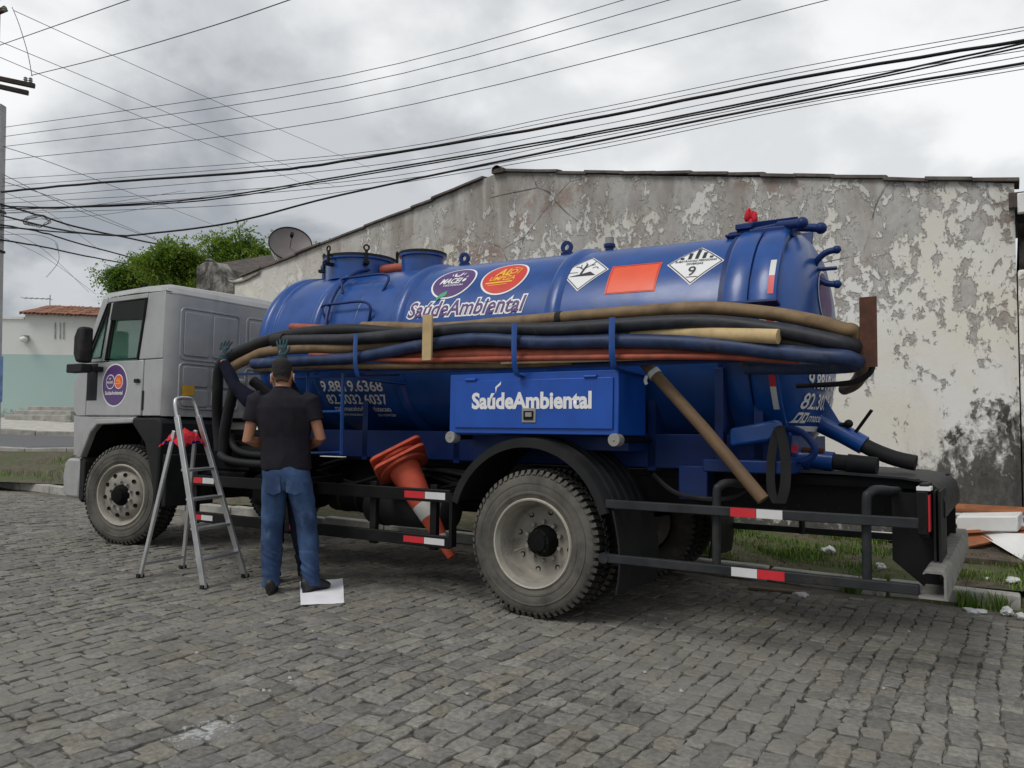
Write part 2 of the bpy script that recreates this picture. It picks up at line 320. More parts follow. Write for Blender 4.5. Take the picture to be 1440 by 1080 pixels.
m = NB('asphalt'); n1 = m.noise(60, 5); n2 = m.noise(.7, 5); c = m.mix(m.ramp(n1, .3, .7), (.10, .10, .105), (.17, .17, .175)); M['asphalt'] = m.fin(c, .9, 0, m.bump(n1, .01, .4))
m = NB('pale_paving'); n1 = m.noise(4, 7); c = m.mix(m.ramp(n1, .3, .7), (.42, .40, .36), (.55, .53, .48)); M['pavement'] = m.fin(c, .9, 0, m.bump(n1, .01, .4))
m = NB('grass_blade'); at_ = m.n('ShaderNodeVertexColor'); at_.layer_name = 'tone'; M['grass'] = m.fin(at_.outputs[0], .6, 0, None, 0, .3)
m.b.inputs['Subsurface Weight'].default_value = 0
m = NB('leaf'); at_ = m.n('ShaderNodeVertexColor'); at_.layer_name = 'tone'; M['leaf'] = m.fin(at_.outputs[0], .5, 0, None, 0, .4)
_t = m.n('ShaderNodeBsdfTranslucent'); m.l(m.mix(1, at_.outputs[0], (1.3, 1.5, .5), 'MULTIPLY'), _t.inputs[0]); _mx = m.n('ShaderNodeMixShader'); _mx.inputs[0].default_value = .4
m.l(m.b.outputs[0], _mx.inputs[1]); m.l(_t.outputs[0], _mx.inputs[2]); m.l(_mx.outputs[0], m.nt.nodes['Material Output'].inputs[0])
# peeling gable wall
m = NB('peeling_plaster'); P = m.geo.outputs['Position']; sp = m.n('ShaderNodeSeparateXYZ'); m.l(P, sp.inputs[0]); X, Z = sp.outputs[0], sp.outputs[2]
nL = m.noise(.55, 5, .6, .4, P); nM = m.noise(2.2, 12, .70, .6, P, (1, 1, .75)); nS = m.noise(9, 10, .72, .5, P, (1, 1, .7)); nF = m.noise(45, 5, .65, 0, P); nV = m.noise(3.0, 7, .6, .3, P, (1, 1, .22), (5, 0, 2)); nR = m.noise(.95, 6, .65, .5, P, (1, 1, 1.5), (3.3, 0, 8.1))
paintc = m.mix(m.ramp(nL, .35, .65), (.78, .745, .65), (.82, .81, .78)); paintc = m.mix(m.ramp(nV, .48, .75, 0, .4), paintc, (.55, .52, .46))
plast = m.mix(m.ramp(nS, .3, .7), (.39, .375, .35), (.58, .56, .525)); plast = m.mix(m.ramp(nV, .40, .70, 0, .7), plast, (.33, .27, .22))
nM = m.noise(4.2, 10, .64, .5, P, (1, 1, .7)); nS = m.noise(15, 9, .68, .4, P, (1, 1, .7))
peel0 = m.math('ADD', m.math('MULTIPLY', m.math('SUBTRACT', m.math('ADD', Z, m.math('MULTIPLY', m.math('SUBTRACT', nL, .5), 2.0)), 3.08), .14), m.math('ADD', m.math('MULTIPLY', m.math('SUBTRACT', nM, .5), 1.7), m.math('MULTIPLY', m.math('SUBTRACT', nS, .5), 1.1)))      # more paint lost towards the eaves, where rain gets in
peel = m.ramp(peel0, -.05, .08)
left = m.ramp(X, -11.2, -7.5, .25, 1); peel = m.math('MULTIPLY', peel, left)
red = m.math('MULTIPLY', m.math('MULTIPLY', m.ramp(m.math('ADD', nR, m.math('MULTIPLY', m.math('SUBTRACT', nS, .5), .35)), .53, .66), m.ramp(Z, 2.8, 3.4)), left)
plast = m.mix(m.math('MULTIPLY', red, .7), plast, m.mix(m.ramp(nS, .35, .65), (.21, .085, .055), (.29, .16, .11)))
col = m.mix(peel, paintc, plast)
grime = m.math('MULTIPLY', m.ramp(Z, 4.75, 3.3, 1, 0, False), m.ramp(nV, .42, .62)); col = m.mix(m.ramp(Z, 2.4, 4.2, 0, .30), col, (.40, .385, .36)); col = m.mix(m.math('MULTIPLY', grime, .5), col, (.13, .12, .11)); crk = m.n('ShaderNodeTexVoronoi'); crk.feature = 'DISTANCE_TO_EDGE'; crk.inputs['Scale'].default_value = .9; _vm = m.n('ShaderNodeVectorMath', operation='MULTIPLY_ADD'); m.l(m.n('ShaderNodeTexNoise').outputs[1], _vm.inputs[0]); _vm.inputs[1].default_value = (.5, .5, .5); m.l(P, _vm.inputs[2]); m.l(_vm.outputs[0], crk.inputs['Vector']); crack = m.math('MULTIPLY', m.math('MULTIPLY', m.ramp(crk.outputs[0], .003, .010, 1, 0), m.ramp(nL, .5, .58)), m.ramp(Z, 2.6, 3.0)); col = m.mix(m.math('MULTIPLY', crack, .8), col, (.06, .055, .05))
# black mould creeping up from the damp foot of the wall
mould = m.ramp(m.math('ADD', m.math('SUBTRACT', m.math('ADD', .60, m.math('MULTIPLY', m.ramp(X, -1.6, .2), .9)), Z), m.math('ADD', m.math('MULTIPLY', m.math('SUBTRACT', nM, .5), 1.5), m.math('MULTIPLY', m.math('SUBTRACT', nS, .5), 1.9))), -.12, .42)
col = m.mix(m.math('MULTIPLY', mould, .92), col, m.mix(m.ramp(nS, .4, .62), (.006, .006, .005), (.055, .050, .042)))
M['peel'] = m.fin(col, .9, 0, m.bump(m.math('SUBTRACT', m.math('MULTIPLY', nS, .3), peel), .016, .8, m.bump(nF, .006, .35)), spec=.25)
m = NB('old_render'); n1 = m.noise(2, 9, .7, .4); n2 = m.noise(12, 6, .65); c = m.mix(m.ramp(n1, .4, .62), (.045, .042, .038), (.34, .32, .29)); c = m.mix(m.ramp(n2, .5, .7, 0, .5), c, (.03, .03, .028)); M['oldrender'] = m.fin(c, .92, 0, m.bump(n2, .02, .6))
# two-tone far house wall
m = NB('two_tone_wall'); P = m.geo.outputs['Position']; sp = m.n('ShaderNodeSeparateXYZ'); m.l(P, sp.inputs[0]); n1 = m.noise(1.2, 8, .65, .3, P); n2 = m.noise(6, 8, .7, .3, P)
c = m.mix(m.ramp(sp.outputs[2], 3.485, 3.50, 0, 1), (.40, .54, .51), (.70, .71, .69)); c = m.mix(m.ramp(n1, .5, .78, 0, .35), c, (.5, .52, .5))
dm = m.ramp(m.math('ADD', m.math('SUBTRACT', 1.62, sp.outputs[2]), m.math('MULTIPLY', m.math('SUBTRACT', n2, .5), 1.1)), .05, .2); c = m.mix(m.math('MULTIPLY', dm, .7), c, (.20, .20, .18)); M['twotone'] = m.fin(c, .9, 0, m.bump(n2, .01, .4))
# ------------------------------------------------------------------ text
def text2d(s, size=1, bold=0, shear=0, space=1.0, width=None):
    cu = bpy.data.curves.new('txt', 'FONT'); cu.body = s; cu.size = size; cu.shear = shear; cu.offset = bold; cu.space_character = space; cu.align_x = 'LEFT'; cu.resolution_u = 3
    o = bpy.data.objects.new('txt', cu); COL.objects.link(o); dg = bpy.context.evaluated_depsgraph_get(); me = o.evaluated_get(dg).to_mesh()
    vs = [(v.co.x, v.co.y) for v in me.vertices]; fs = [list(p.vertices) for p in me.polygons]; o.evaluated_get(dg).to_mesh_clear(); bpy.data.objects.remove(o); bpy.data.curves.remove(cu)
    x0 = min(p[0] for p in vs); x1 = max(p[0] for p in vs)
    k = width / (x1 - x0) if width else 1
    return [((p[0] - x0) * k, p[1]) for p in vs], fs
def ell2d(cx, cy, rx, ry, n=40): return [(cx + rx * math.cos(2 * math.pi * i / n), cy + ry * math.sin(2 * math.pi * i / n)) for i in range(n)], [list(range(n))]
def poly2d(p): return list(p), [list(range(len(p)))]
def stroke2d(pts, wd):
    vs, fs = [], []
    for (a, b), (c, d) in zip(pts, pts[1:]):
        L = math.hypot(c - a, d - b) or 1; nx, ny = -(d - b) / L * wd / 2, (c - a) / L * wd / 2; k = len(vs)
        vs += [(a + nx, b + ny), (a - nx, b - ny), (c - nx, d - ny), (c + nx, d + ny)]; fs.append([k, k + 1, k + 2, k + 3])
    return vs, fs
def frame2d(pts, inset):
    cx = sum(p[0] for p in pts) / len(pts); cy = sum(p[1] for p in pts) / len(pts); n = len(pts)
    inn = [(cx + (x - cx) * (1 - inset), cy + (y - cy) * (1 - inset)) for x, y in pts]
    return list(pts) + inn, [[i, (i + 1) % n, n + (i + 1) % n, n + i] for i in range(n)]
def move2d(m_, dx=0, dy=0, k=1): return [(x * k + dx, y * k + dy) for x, y in m_[0]], m_[1]
def decal(name, shapes, mapf, mat, parent, lift=.003, cut=.05):
    bm = bmesh.new()
    for vs, fs in shapes:
        bv = [bm.verts.new((x, y, 0)) for x, y in vs]
        for f in fs:
            try: bm.faces.new([bv[i] for i in f])
            except ValueError: pass
    bmesh.ops.triangulate(bm, faces=bm.faces)
    for _ in range(4):
        es = [e_ for e_ in bm.edges if e_.calc_length() > cut]
        if not es: break
        bmesh.ops.subdivide_edges(bm, edges=es, cuts=1, use_grid_fill=False); bmesh.ops.triangulate(bm, faces=bm.faces)
    mb = MB(); idx = {v: i for i, v in enumerate(bm.verts)}
    mb.add([mapf(v.co.x, v.co.y, lift) for v in bm.verts], [[idx[v] for v in f.verts] for f in bm.faces]); bm.free()
    return mb.build(name, mat, parent, fix=False, ang=180)
# ================================================================== GROUND
def proj(p):
    d = Vector(p) - CC; z = d.dot(CF); return (720 + FPX * d.dot(CR) / z, 540 - FPX * d.dot(CU) / z, z)
def grid_sheet(name, xs, ys, zf, mat, kind='structure', parent=None):
    mb = MB(); nx, ny = len(xs), len(ys)
    mb.add([(x, y, zf(x, y)) for x in xs for y in ys], [[i * ny + j, (i + 1) * ny + j, (i + 1) * ny + j + 1, i * ny + j + 1] for i in range(nx - 1) for j in range(ny - 1)])
    o = mb.build(name, mat, parent, org=(0, 0, 0), fix=False, ang=180)
    if kind and parent is None: o['kind'] = kind
    return o
def lin(a, b, n): return [a + (b - a) * i / (n - 1) for i in range(n)]
far_x = [-400, -200, -100, -60] + lin(-45, 10, 56) + [20, 60, 200]
far_y = [-200, -60, -20] + lin(-8, 7.2, 20) + [KY + .06, 7.6, 8, 9, 10, 12, 14, 16, 18, 20, 25, 30, 40, 60, 120, 300]
grid_sheet('ground', far_x, far_y, lambda x, y: (road_z(x, y) - .05 if y <= KY else verge_z(x, y) - .06), M['soil'])
road = grid_sheet('road', lin(-20, 8, 57), lin(-3, KY + .02, 22), lambda x, y: road_z(x, y) - .008, M['joint'])
# paving stones: courses run across the street, stones staggered
def gauss2(x, y, s): return mnoise.noise(Vector((x * s, y * s, 3.3)))
stones = []
TONES = [(.175, .168, .150), (.150, .146, .134), (.195, .186, .165), (.168, .163, .152), (.140, .136, .126), (.180, .168, .143), (.160, .155, .150), (.205, .198, .180)]
x = -19.0; ci = 0
while x < 4.5:
    wd = rnd.uniform(.092, .128); y = -.2 + rnd.uniform(0, .2)
    x1 = x + wd
    while y < KY - .32:
        ln = rnd.uniform(.115, .175) if rnd.random() < .8 else rnd.uniform(.08, .115)
        cx, cy = x + wd / 2, y + ln / 2; u, v, dd = proj((cx, cy, road_z(cx, cy)))
        if dd > .3 and -260 < u < 1700 and v < 1400:
            warp = lambda a, b: (a + .085 * gauss2(a, b, .7) + .012 * gauss2(a + 9, b, 4.2), b + .02 * gauss2(a, b + 50, 1.1) + .012 * gauss2(a, b + 31, 4.2))
            g = rnd.uniform(.0005, .0055)
            X0, X1, Y0, Y1 = x + g, x1 - g, y + g, y + ln - g
            ring = []
            for (a, b) in ((X0, Y0), ((X0 + X1) / 2, Y0), (X1, Y0), (X1, (Y0 + Y1) / 2), (X1, Y1), ((X0 + X1) / 2, Y1), (X0, Y1), (X0, (Y0 + Y1) / 2)):
                jx, jy = warp(a, b); ring.append((jx + rnd.uniform(-.011, .011), jy + rnd.uniform(-.011, .011)))
            ra = rnd.gauss(0, .055); ring = [(cx + (a - cx) * math.cos(ra) - (b - cy) * math.sin(ra), cy + (a - cx) * math.sin(ra) + (b - cy) * math.cos(ra)) for a, b in ring]
            # corners rounded in
            for k in (0, 2, 4, 6): ring[k] = (ring[k][0] + (cx - ring[k][0]) * rnd.uniform(.02, .13), ring[k][1] + (cy - ring[k][1]) * rnd.uniform(.02, .13))
            h = rnd.gauss(0, .0025) + .006 * gauss2(cx, cy, 2.3); tx, ty = rnd.gauss(0, .014), rnd.gauss(0, .014)
            t = rnd.choice(TONES); k = rnd.uniform(.90, 1.16); tone = tuple(c_ * k * 1.1 for c_ in t)
            stones.append((dd, (u, v), cx, cy, ring, h, tx, ty, tone))
        y += ln
    x = x1; ci += 1
def stone_geo(st):
    dd, uv, cx, cy, ring, h, tx, ty, tone = st
    def zz(a, b): return road_z(a, b) + h + (a - cx) * tx + (b - cy) * ty
    vs = [(a, b, zz(a, b) - .045) for a, b in ring] + [(a, b, zz(a, b) - .002 - rnd.uniform(0, .0045)) for a, b in ring]
    vs += [(a + (cx - a) * .07, b + (cy - b) * .07, zz(a, b) + rnd.uniform(-.0025, .0025)) for a, b in ring] + [(cx, cy, zz(cx, cy) + rnd.uniform(0, .005))]
    fs = [[i, (i + 1) % 8, 8 + (i + 1) % 8, 8 + i] for i in range(8)] + [[8 + i, 8 + (i + 1) % 8, 16 + (i + 1) % 8, 16 + i] for i in range(8)] + [[16 + i, 16 + (i + 1) % 8, 24] for i in range(8)]
    return vs, fs
def tone_attr(me, cols):
    a = me.color_attributes.new('tone', 'FLOAT_COLOR', 'POINT'); a.data.foreach_set('color', [c_ for t in cols for c_ in (*t, 1.0)])
inv = sorted([s for s in stones if -20 < s[1][0] < 1460 and s[1][1] < 1090], key=lambda s: s[0]); near = set(id(s) for s in inv[:300])
mb = MB(); cols = []
for st in stones:
    vs, fs = stone_geo(st)
    if id(st) in near:
        b = MB(); b.add(vs, fs); o = b.build('paving_stone', M['stone'], road, fix=False, ang=24); tone_attr(o.data, [st[8]] * len(vs))
    else: mb.add(vs, fs); cols += [st[8]] * len(vs)
o = mb.build('paving_stone_field', M['stone'], road, fix=False, ang=24); o['kind'] = 'stuff'; tone_attr(o.data, cols)
# sandy gutter strip
gs = grid_sheet('gutter', lin(-19, 6, 140), [KY - .42, KY - .34, KY - .2, KY - .1, KY - .02], lambda x, y: road_z(x, y) - .002 + .012 * mnoise.noise(Vector((x * 3, y * 5, 0))) - (.035 if y < KY - .4 else 0), M['gutter'])
# kerb, stone by stone
kerb = grid_sheet('kerb', lin(-18, 6, 25), [KY + .01, KY + .09], lambda x, y: road_z(x, KY) + .05, M['concrete'])
x = -18.0
while x < 5:
    L = rnd.uniform(.75, 1.05); g = .012; a, b = x + g, x + L - g
    z0 = road_z((a + b) / 2, KY); dz = rnd.uniform(-.015, .012); tw = rnd.uniform(-.012, .012)
    mbk = MB(); mbk.prism([(a, KY - .01 + tw, z0 - .1), (b, KY - .01 - tw, z0 - .1 ), (b, KY - .01 - tw, road_z(b, KY) + .125 + dz), (a, KY - .01 + tw, road_z(a, KY) + .125 + dz)], (0, .125, 0))
    mbk.build('kerb_stone', M['concrete'], kerb, bevel=.014); x += L
# verge between kerb and wall
verge = grid_sheet('verge', lin(-18, 6, 121), [KY + .1, 7.5, 7.7, 7.9, 8.1, 8.4, 8.7, 9.0, 9.3], lambda x, y: verge_z(x, y) + .03 * mnoise.noise(Vector((x * 2, y * 2, 1))), M['soil'])
# grass
def grass(name, n, xr, yr, dens, zf, hmin, hmax, seed):
    r_ = random.Random(seed); vs, fs, cs = [], [], []
    for _ in range(n):
        x, y = r_.uniform(*xr), r_.uniform(*yr); d = dens(x, y)
        if r_.random() > d: continue
        z = zf(x, y) - .01; h = r_.uniform(hmin, hmax) * (.5 + .8 * d); a = r_.uniform(0, 6.28); bnd = r_.uniform(.1, .75) * h; wdt = r_.uniform(.0025, .005) * (1.5 if h > .15 else 1)
        px, py = math.cos(a), math.sin(a); sx, sy = -py * wdt, px * wdt; k = len(vs)
        vs += [(x - sx, y - sy, z), (x + sx, y + sy, z), (x + px * bnd * .4 + sx * .8, y + py * bnd * .4 + sy * .8, z + h * .62), (x + px * bnd * .4 - sx * .8, y + py * bnd * .4 - sy * .8, z + h * .62), (x + px * bnd, y + py * bnd, z + h * .95)]
        fs += [[k, k + 1, k + 2, k + 3], [k + 3, k + 2, k + 4]]
        t = r_.random(); base = (.065 + .06 * t, .15 + .07 * t, .022) if r_.random() < .85 else (.24, .20, .08); m_ = r_.uniform(.7, 1.2); cs += [tuple(c_ * m_ for c_ in base)] * 5
    mb = MB(); mb.add(vs, fs); o = mb.build(name, M['grass'], None, org=(0, 0, 0), fix=False, ang=180); tone_attr(o.data, cs); return o
def dens_r(x, y):
    n = mnoise.noise(Vector((x * 1.6, y * 2.2, 5))) * 1.3 + .30
    if -1.0 < x and y > 8.75: n *= .3
    return max(0.02, min(1, n + (.3 if y < 7.75 else 0)))
setp(grass('grass', 52000, (-4.2, 2.2), (KY + .1, 9.15), dens_r, verge_z, .025, .10, 3), 'green grass tufts growing on the verge behind the rear bumper', 'grass', kind='stuff')
setp(grass('weeds', 1500, (-1.3, 1.5), (KY - .09, KY - .01), lambda x, y: .9 if mnoise.noise(Vector((x * 2.3, 1, 2))) > .05 else .04, lambda x, y: road_z(x, y), .06, .15, 5), 'strip of weeds sprouting along the foot of the kerb', 'weeds', kind='stuff')
setp(grass('roadside_grass', 7000, (-18, -12), (KY + .12, 10.5), lambda x, y: max(0, min(1, mnoise.noise(Vector((x * .5, y * .6, 9))) * 1.6 + .2)), lambda x, y: verge_z(x, y), .06, .16, 8), 'patchy green grass on the dirt verge beyond the truck cab', 'grass', kind='stuff')
# ---- rising ground to the left: side street, pavement
def strip(name, d0, d1, u0, u1, mat, lift):
    xs = lin(u0, u1, 12); mb = MB(); n = 5; vs = []
    for i in range(n):
        d = d0 + (d1 - d0) * i / (n - 1)
        for u in xs:
            p = atd(u, 584, d); vs.append((p.x, p.y, verge_z(p.x, p.y) + lift))
    mb.add(vs, [[i * 12 + j, i * 12 + j + 1, (i + 1) * 12 + j + 1, (i + 1) * 12 + j] for i in range(n - 1) for j in range(11)]); o = mb.build(name, mat, None, org=(0, 0, 0), fix=False, ang=180); o['kind'] = 'structure'; return o
strip('dirt_patch', 13.5, 19.6, -260, 330, M['soil'], .02)
strip('side_street', 20.2, 23.6, -420, 400, M['asphalt'], .015)
sw = strip('side_pavement', 24.0, 28.6, -420, 400, M['pavement'], .10)
def kerb_line(name, d, u0, u1, ht, wd, n=9):
    us = lin(u0, u1, n + 1); k = None
    for a, b in zip(us, us[1:]):
        p, q = atd(a + .6, 584, d), atd(b - .6, 584, d); zp, zq = verge_z(p.x, p.y), verge_z(q.x, q.y); nrm = Vector((CF.x, CF.y, 0)).normalized() * wd
        mbk = MB(); mbk.prism([(p.x, p.y, zp - .1), (q.x, q.y, zq - .1), (q.x, q.y, zq + ht), (p.x, p.y, zp + ht)], nrm)
        if k is None: k = mbk.build(name, M['concrete'], None, bevel=.02, org=(0, 0, 0)); k['kind'] = 'structure'
        else: mbk.build('kerb_stone', M['concrete'], k, bevel=.02)
kerb_line('far_kerb', 19.8, -200, 330, .09, .25); kerb_line('pavement_kerb', 23.8, -300, 330, .14, .2)
# ================================================================== GABLE HOUSE
WY = 9.2
apexX, apexZ, lX, rX, eL, eR = -5.9, 4.72, -11.6, .07, 3.66, 3.64
house = thing('gable_house', (-5.8, WY, .1), 'long house side with a peeling white plaster gable and old roof edge', 'house')
top = [(lX, eL), (-9.48, 4.05), (-7.18, 4.47), (apexX, apexZ), (-3.85, 4.36), (-2.13, 4.06), (-.71, 3.79), (rX, eR)]
mb = MB(); b = [(x, 0) for x, z in top]
mb.prism([(lX, WY, -.2)] + [(x, WY, z + .012 * math.sin(x * 7)) for x, z in top] + [(rX, WY, -.2)], (0, .22, 0)); mb.build('wall', M['peel'], house)
def top_z(x):
    for (a, za), (c_, zb) in zip(top, top[1:]):
        if a <= x <= c_: return za + (zb - za) * (x - a) / (c_ - a)
    return eR
x = lX + .45; k = 0
while x < rX - .02:
    L = rnd.uniform(.34, .52); x2 = min(x + L, rX + .03); z1, z2 = top_z(min(x, rX)), top_z(min(x2, rX)); dz = rnd.uniform(0, .02); ov = rnd.uniform(.03, .065)
    if not (x < apexX < x2):
        mb = MB(); prof = [(WY - ov, -.012), (WY - ov + .02, .03), (WY + .1, .05), (WY + .3, .03), (WY + .3, -.012)]
        mb.prism([(x - .02, yy, z1 + h + dz) for yy, h in prof], (x2 - x + .035, 0, z2 - z1 + rnd.uniform(-.012, .012))); mb.build('coping_tile', M['tileold'], house, bevel=.006)
    x = x2
mb = MB(); mb.lathe((apexX - .02, WY - .08, apexZ + .005), (0, 1, 0), [(0, .075), (.4, .085)], 12, -90, 90); mb.lathe((apexX - .02, WY - .08, apexZ + .005), (0, 1, 0), [(0, .05), (.4, .06)], 12, -90, 90); mb.box((apexX - .1, WY - .07, apexZ - .02), (apexX + .09, WY + .3, apexZ + .035)); mb.build('ridge_tile', M['tileold'], house)
for sx, (xa, za, xb, zb) in enumerate(((lX, eL - .03, apexX - .01, apexZ - .04), (apexX + .01, apexZ - .04, rX, eR - .03))):
    mb = MB(); mb.prism([(xa, WY + .2, za - .06), (xb, WY + .2, zb - .06), (xb, WY + .2, zb), (xa, WY + .2, za)], (0, 11, 0)); mb.build('roof', M['tileold'], house)
mb = MB(); mb.box((lX + .1, WY + 11, -.2), (rX - .1, WY + 11.2, 3.5)); mb.box((lX, WY + .25, -.2), (lX + .2, WY + 11, 3.5)); mb.box((rX - .22, WY + .25, -.2), (rX - .02, WY + 11, 3.55)); mb.build('rear_wall', M['oldrender'], house)
# parapet pier with a swept top at the street end of the gable
pier = [at(u, v, WY - .03) for u, v in ((276, 374), (289, 367), (299, 368), (305, 377), (311, 386), (320, 395), (328, 398))]; pz = [(p.x, p.z) for p in pier]
mb = MB(); mb.prism([(pz[0][0], WY - .03, -.2)] + [(a, WY - .03, z) for a, z in pz] + [(pz[-1][0], WY - .03, -.2)], (0, .34, 0)); prr = mb.build('parapet_pier', M['oldrender'], house, bevel=.02)
mb = MB(); mb.tube(spl([(a, WY - .02, z + .02) for a, z in pz[1:]] + [(-11.1, WY - .02, 3.68), (-10.7, WY - .03, 3.78)], 4), .022, 8); mb.build('moulding', M['oldrender'], prr)
mb = MB(); q = [at(u, v, WY + 1.2) for u, v in ((296, 372), (352, 386), (330, 402), (296, 402))]; mb.prism(q, (0, 3, .9)); mb.build('lean_to_roof', M['tileold'], house)
# neighbour on the right
nb = thing('neighbour_house', (2.2, WY, .05), 'grey rendered neighbouring house beyond the gap at the wall end', 'house')
mb = MB(); mb.box((.10, WY + .5, -.2), (4.6, WY + 6, 3.35)); mb.build('wall', M['oldrender'], nb)
mb = MB(); mb.box((.082, WY - .10, -.2), (.34, WY + .24, 2.78)); mb.build('boundary_wall', M['peel'], nb, bevel=.02)
mb = MB(); mb.prism([(.02, WY - .25, 3.50), (.02, WY - .25, 3.36), (4.8, WY - .25, 3.30), (4.8, WY - .25, 3.46)], (0, 6.4, .9)); mb.build('roof', M['tileold'], nb)
mb = MB(); mb.box((.09, WY - .33, 3.28), (4.8, WY - .26, 3.47)); mb.build('fascia', M['white'], nb, bevel=.01)
# ---- satellite dish
dish = thing('satellite_dish', at(405, 366, WY + .5), 'grey mesh satellite dish on the gable roof edge in front of the tree', 'satellite dish')
c0 = at(408, 346, WY + .45); axis = Vector((.70, -.52, .46)).normalized(); 
mb = MB(); prof = [(.30 * (r_ / .34) ** 2 * .34, r_) for r_ in lin(0.001, .36, 9)]; mb.lathe(c0 - axis * .05, axis, prof, 36); mb.lathe(c0 - axis * .062, axis, [(a, r_) for a, r_ in prof], 36); mb.build('reflector', M['dish'], dish, ang=60)
mb = MB(); rim = [c0 - axis * .05 + axis * prof[-1][0] + (axis.orthogonal().normalized() * math.cos(a) + axis.cross(axis.orthogonal().normalized()) * math.sin(a)) * .36 for a in lin(0, 6.283 * 35 / 36, 36)]; mb.tube(rim, .012, 6, closed=True); mb.build('rim', M['charcoal'], dish)
mb = MB(); mb.cyl(c0 - axis * .05, c0 + axis * .28, .010, 8); mb.build('feed_arm', M['grey'], dish); mb = MB(); mb.cyl(c0 + axis * .25, c0 + axis * .34, .03, 10); mb.build('feed_horn', M['charcoal'], dish)
b0 = at(405, 368, WY + .5); mb = MB(); mb.cyl(b0 + Vector((0, 0, -.3)), c0 - axis * .06, .022, 8); mb.build('mast', M['grey'], dish)
mb = MB(); mb.cyl(at(379, 347, WY + .4), at(388, 366, WY + .4), .010, 6); mb.cyl(at(381, 346, WY + .4), at(391, 367, WY + .4), .007, 6); mb.build('strut', M['alu'], dish)
# ================================================================== LEFT BACKGROUND HOUSE
fh = thing('far_house', atd(60, 590, 28), 'pale house with aqua lower wall and terracotta tile roof across the side street', 'house')
def hw(u, v, dd=0): return atd(u, v, 28 + (u - 60) * .004 + dd)
A, B_ = hw(-160, 500), hw(205, 500); dirw = (B_ - A); dirw.z = 0; wn_ = Vector((-dirw.y, dirw.x, 0)).normalized()
if wn_.dot(CF) < 0: wn_ = -wn_
def wp(t, z, o=0): p = A + dirw * t + wn_ * o; return Vector((p.x, p.y, z))
def tu(u): 
    d = ray(u, 500); d2 = Vector((d.x, d.y)); n2 = Vector((wn_.x, wn_.y)); tt = (Vector((A.x, A.y)) - Vector((0, 0))).dot(n2) / d2.dot(n2); p = d2 * tt; return (p - Vector((A.x, A.y))).dot(Vector((dirw.x, dirw.y))) / (dirw.x ** 2 + dirw.y ** 2)
zt = 4.98
mb = MB(); mb.prism([wp(0, .8), wp(1, .8), wp(1, zt - .18), wp(tu(35), zt), wp(tu(33), zt - .25), wp(0, zt - .25)], wn_ * .3); mb.build('wall', M['twotone'], fh)
mb = MB(); mb.prism([wp(-.02, zt - .27, -.05), wp(tu(33), zt - .27, -.05), wp(tu(33), zt - .19, -.05), wp(-.02, zt - .19, -.05)], wn_ * .4); mb.build('coping', M['white'], fh)
mb = MB(); nT = 30
for i in range(nT):
    ta = tu(30) + (1 - tu(30)) * i / nT; tb = tu(30) + (1 - tu(30)) * (i + 1) / nT; w_ = (tb - ta) * dirw.length
    z0 = zt - .05 - .13 * (ta - tu(30)) + rnd.uniform(-.015, .015)
    for row in range(4):
        o_ = -.22 + row * .55; cc = wp((ta + tb) / 2, z0 + .02 + row * .135, o_ + .3); mb.lathe(cc, wn_ + Vector((0, 0, .24)), [(-.34, w_ * .52), (.34, w_ * .44)], 6, -100, 100)
mb.prism([wp(tu(29), zt - .02, -.2), wp(1, zt - .13, -.2), wp(1, zt + .40, 2), wp(tu(38), zt + .5, 2)], (0, 0, -.05))
o = mb.build('roof_tiles', M['terracotta'], fh); o['kind'] = 'stuff'
for du in (0, 7, 12):
    for (a, b, c_, d) in ((0, 0, 0, 1),):
        mb = MB(); tt = tu(77 + du); mb.prism([wp(tt - .002, 4.05, -.03), wp(tt + .002, 4.05, -.03), wp(tt + .002, 4.62, -.03), wp(tt - .002, 4.62, -.03)], wn_ * .04); mb.build('vent_slot', M['concrete'], fh)
mb = MB(); mb.box((-.1, -.1, -.1), (.1, .1, .1)); mb.xf(Matrix.Translation(wp(tu(36), 4.05, -.08))); lm = mb.build('wall_lamp', M['grey'], fh, bevel=.02); mb = MB(); mb.sph(wp(tu(36), 4.0, -.2), .13, 12, (1, 1, .8)); mb.build('lamp_globe', M['white'], lm)
# broken steps and low wall at its foot
st = thing('broken_steps', atd(62, 600, 27), 'cracked grey concrete steps at the foot of the aqua wall', 'steps')
for i, (u0, u1, d0, h) in enumerate(((6, 100, 26.6, .16), (20, 100, 27.0, .28), (38, 110, 27.4, .40))):
    p, q = atd(u0, 584, d0), atd(u1, 584, d0); zb = verge_z(p.x, p.y) + .1; mb = MB(); mb.prism([(p.x, p.y, zb - .1), (q.x, q.y, zb - .1), (q.x, q.y, zb + h), (p.x, p.y, zb + h + .02)], wn_ * 1.0); mb.build('step', M['concrete'], st, bevel=.03)
ant = thing('tv_antenna', hw(70, 426, 1), 'thin metal television antenna above the terracotta roof', 'antenna')
p = hw(70, 436, 1.0); mb = MB(); mb.cyl(p, p + Vector((0, 0, .55)), .018, 6); mb.build('mast', M['grey'], ant)
mb = MB(); q0, q1 = hw(33, 419, 1), hw(72, 420.5, 1); mb.cyl(q0, q1, .014, 6); mb.build('boom', M['grey'], ant)
for i in range(6):
    mb = MB(); c_ = q0.lerp(q1, i / 5.2); mb.cyl(c_ - wn_ * .25, c_ + wn_ * .25, .008, 5); mb.build('element', M['grey'], ant)
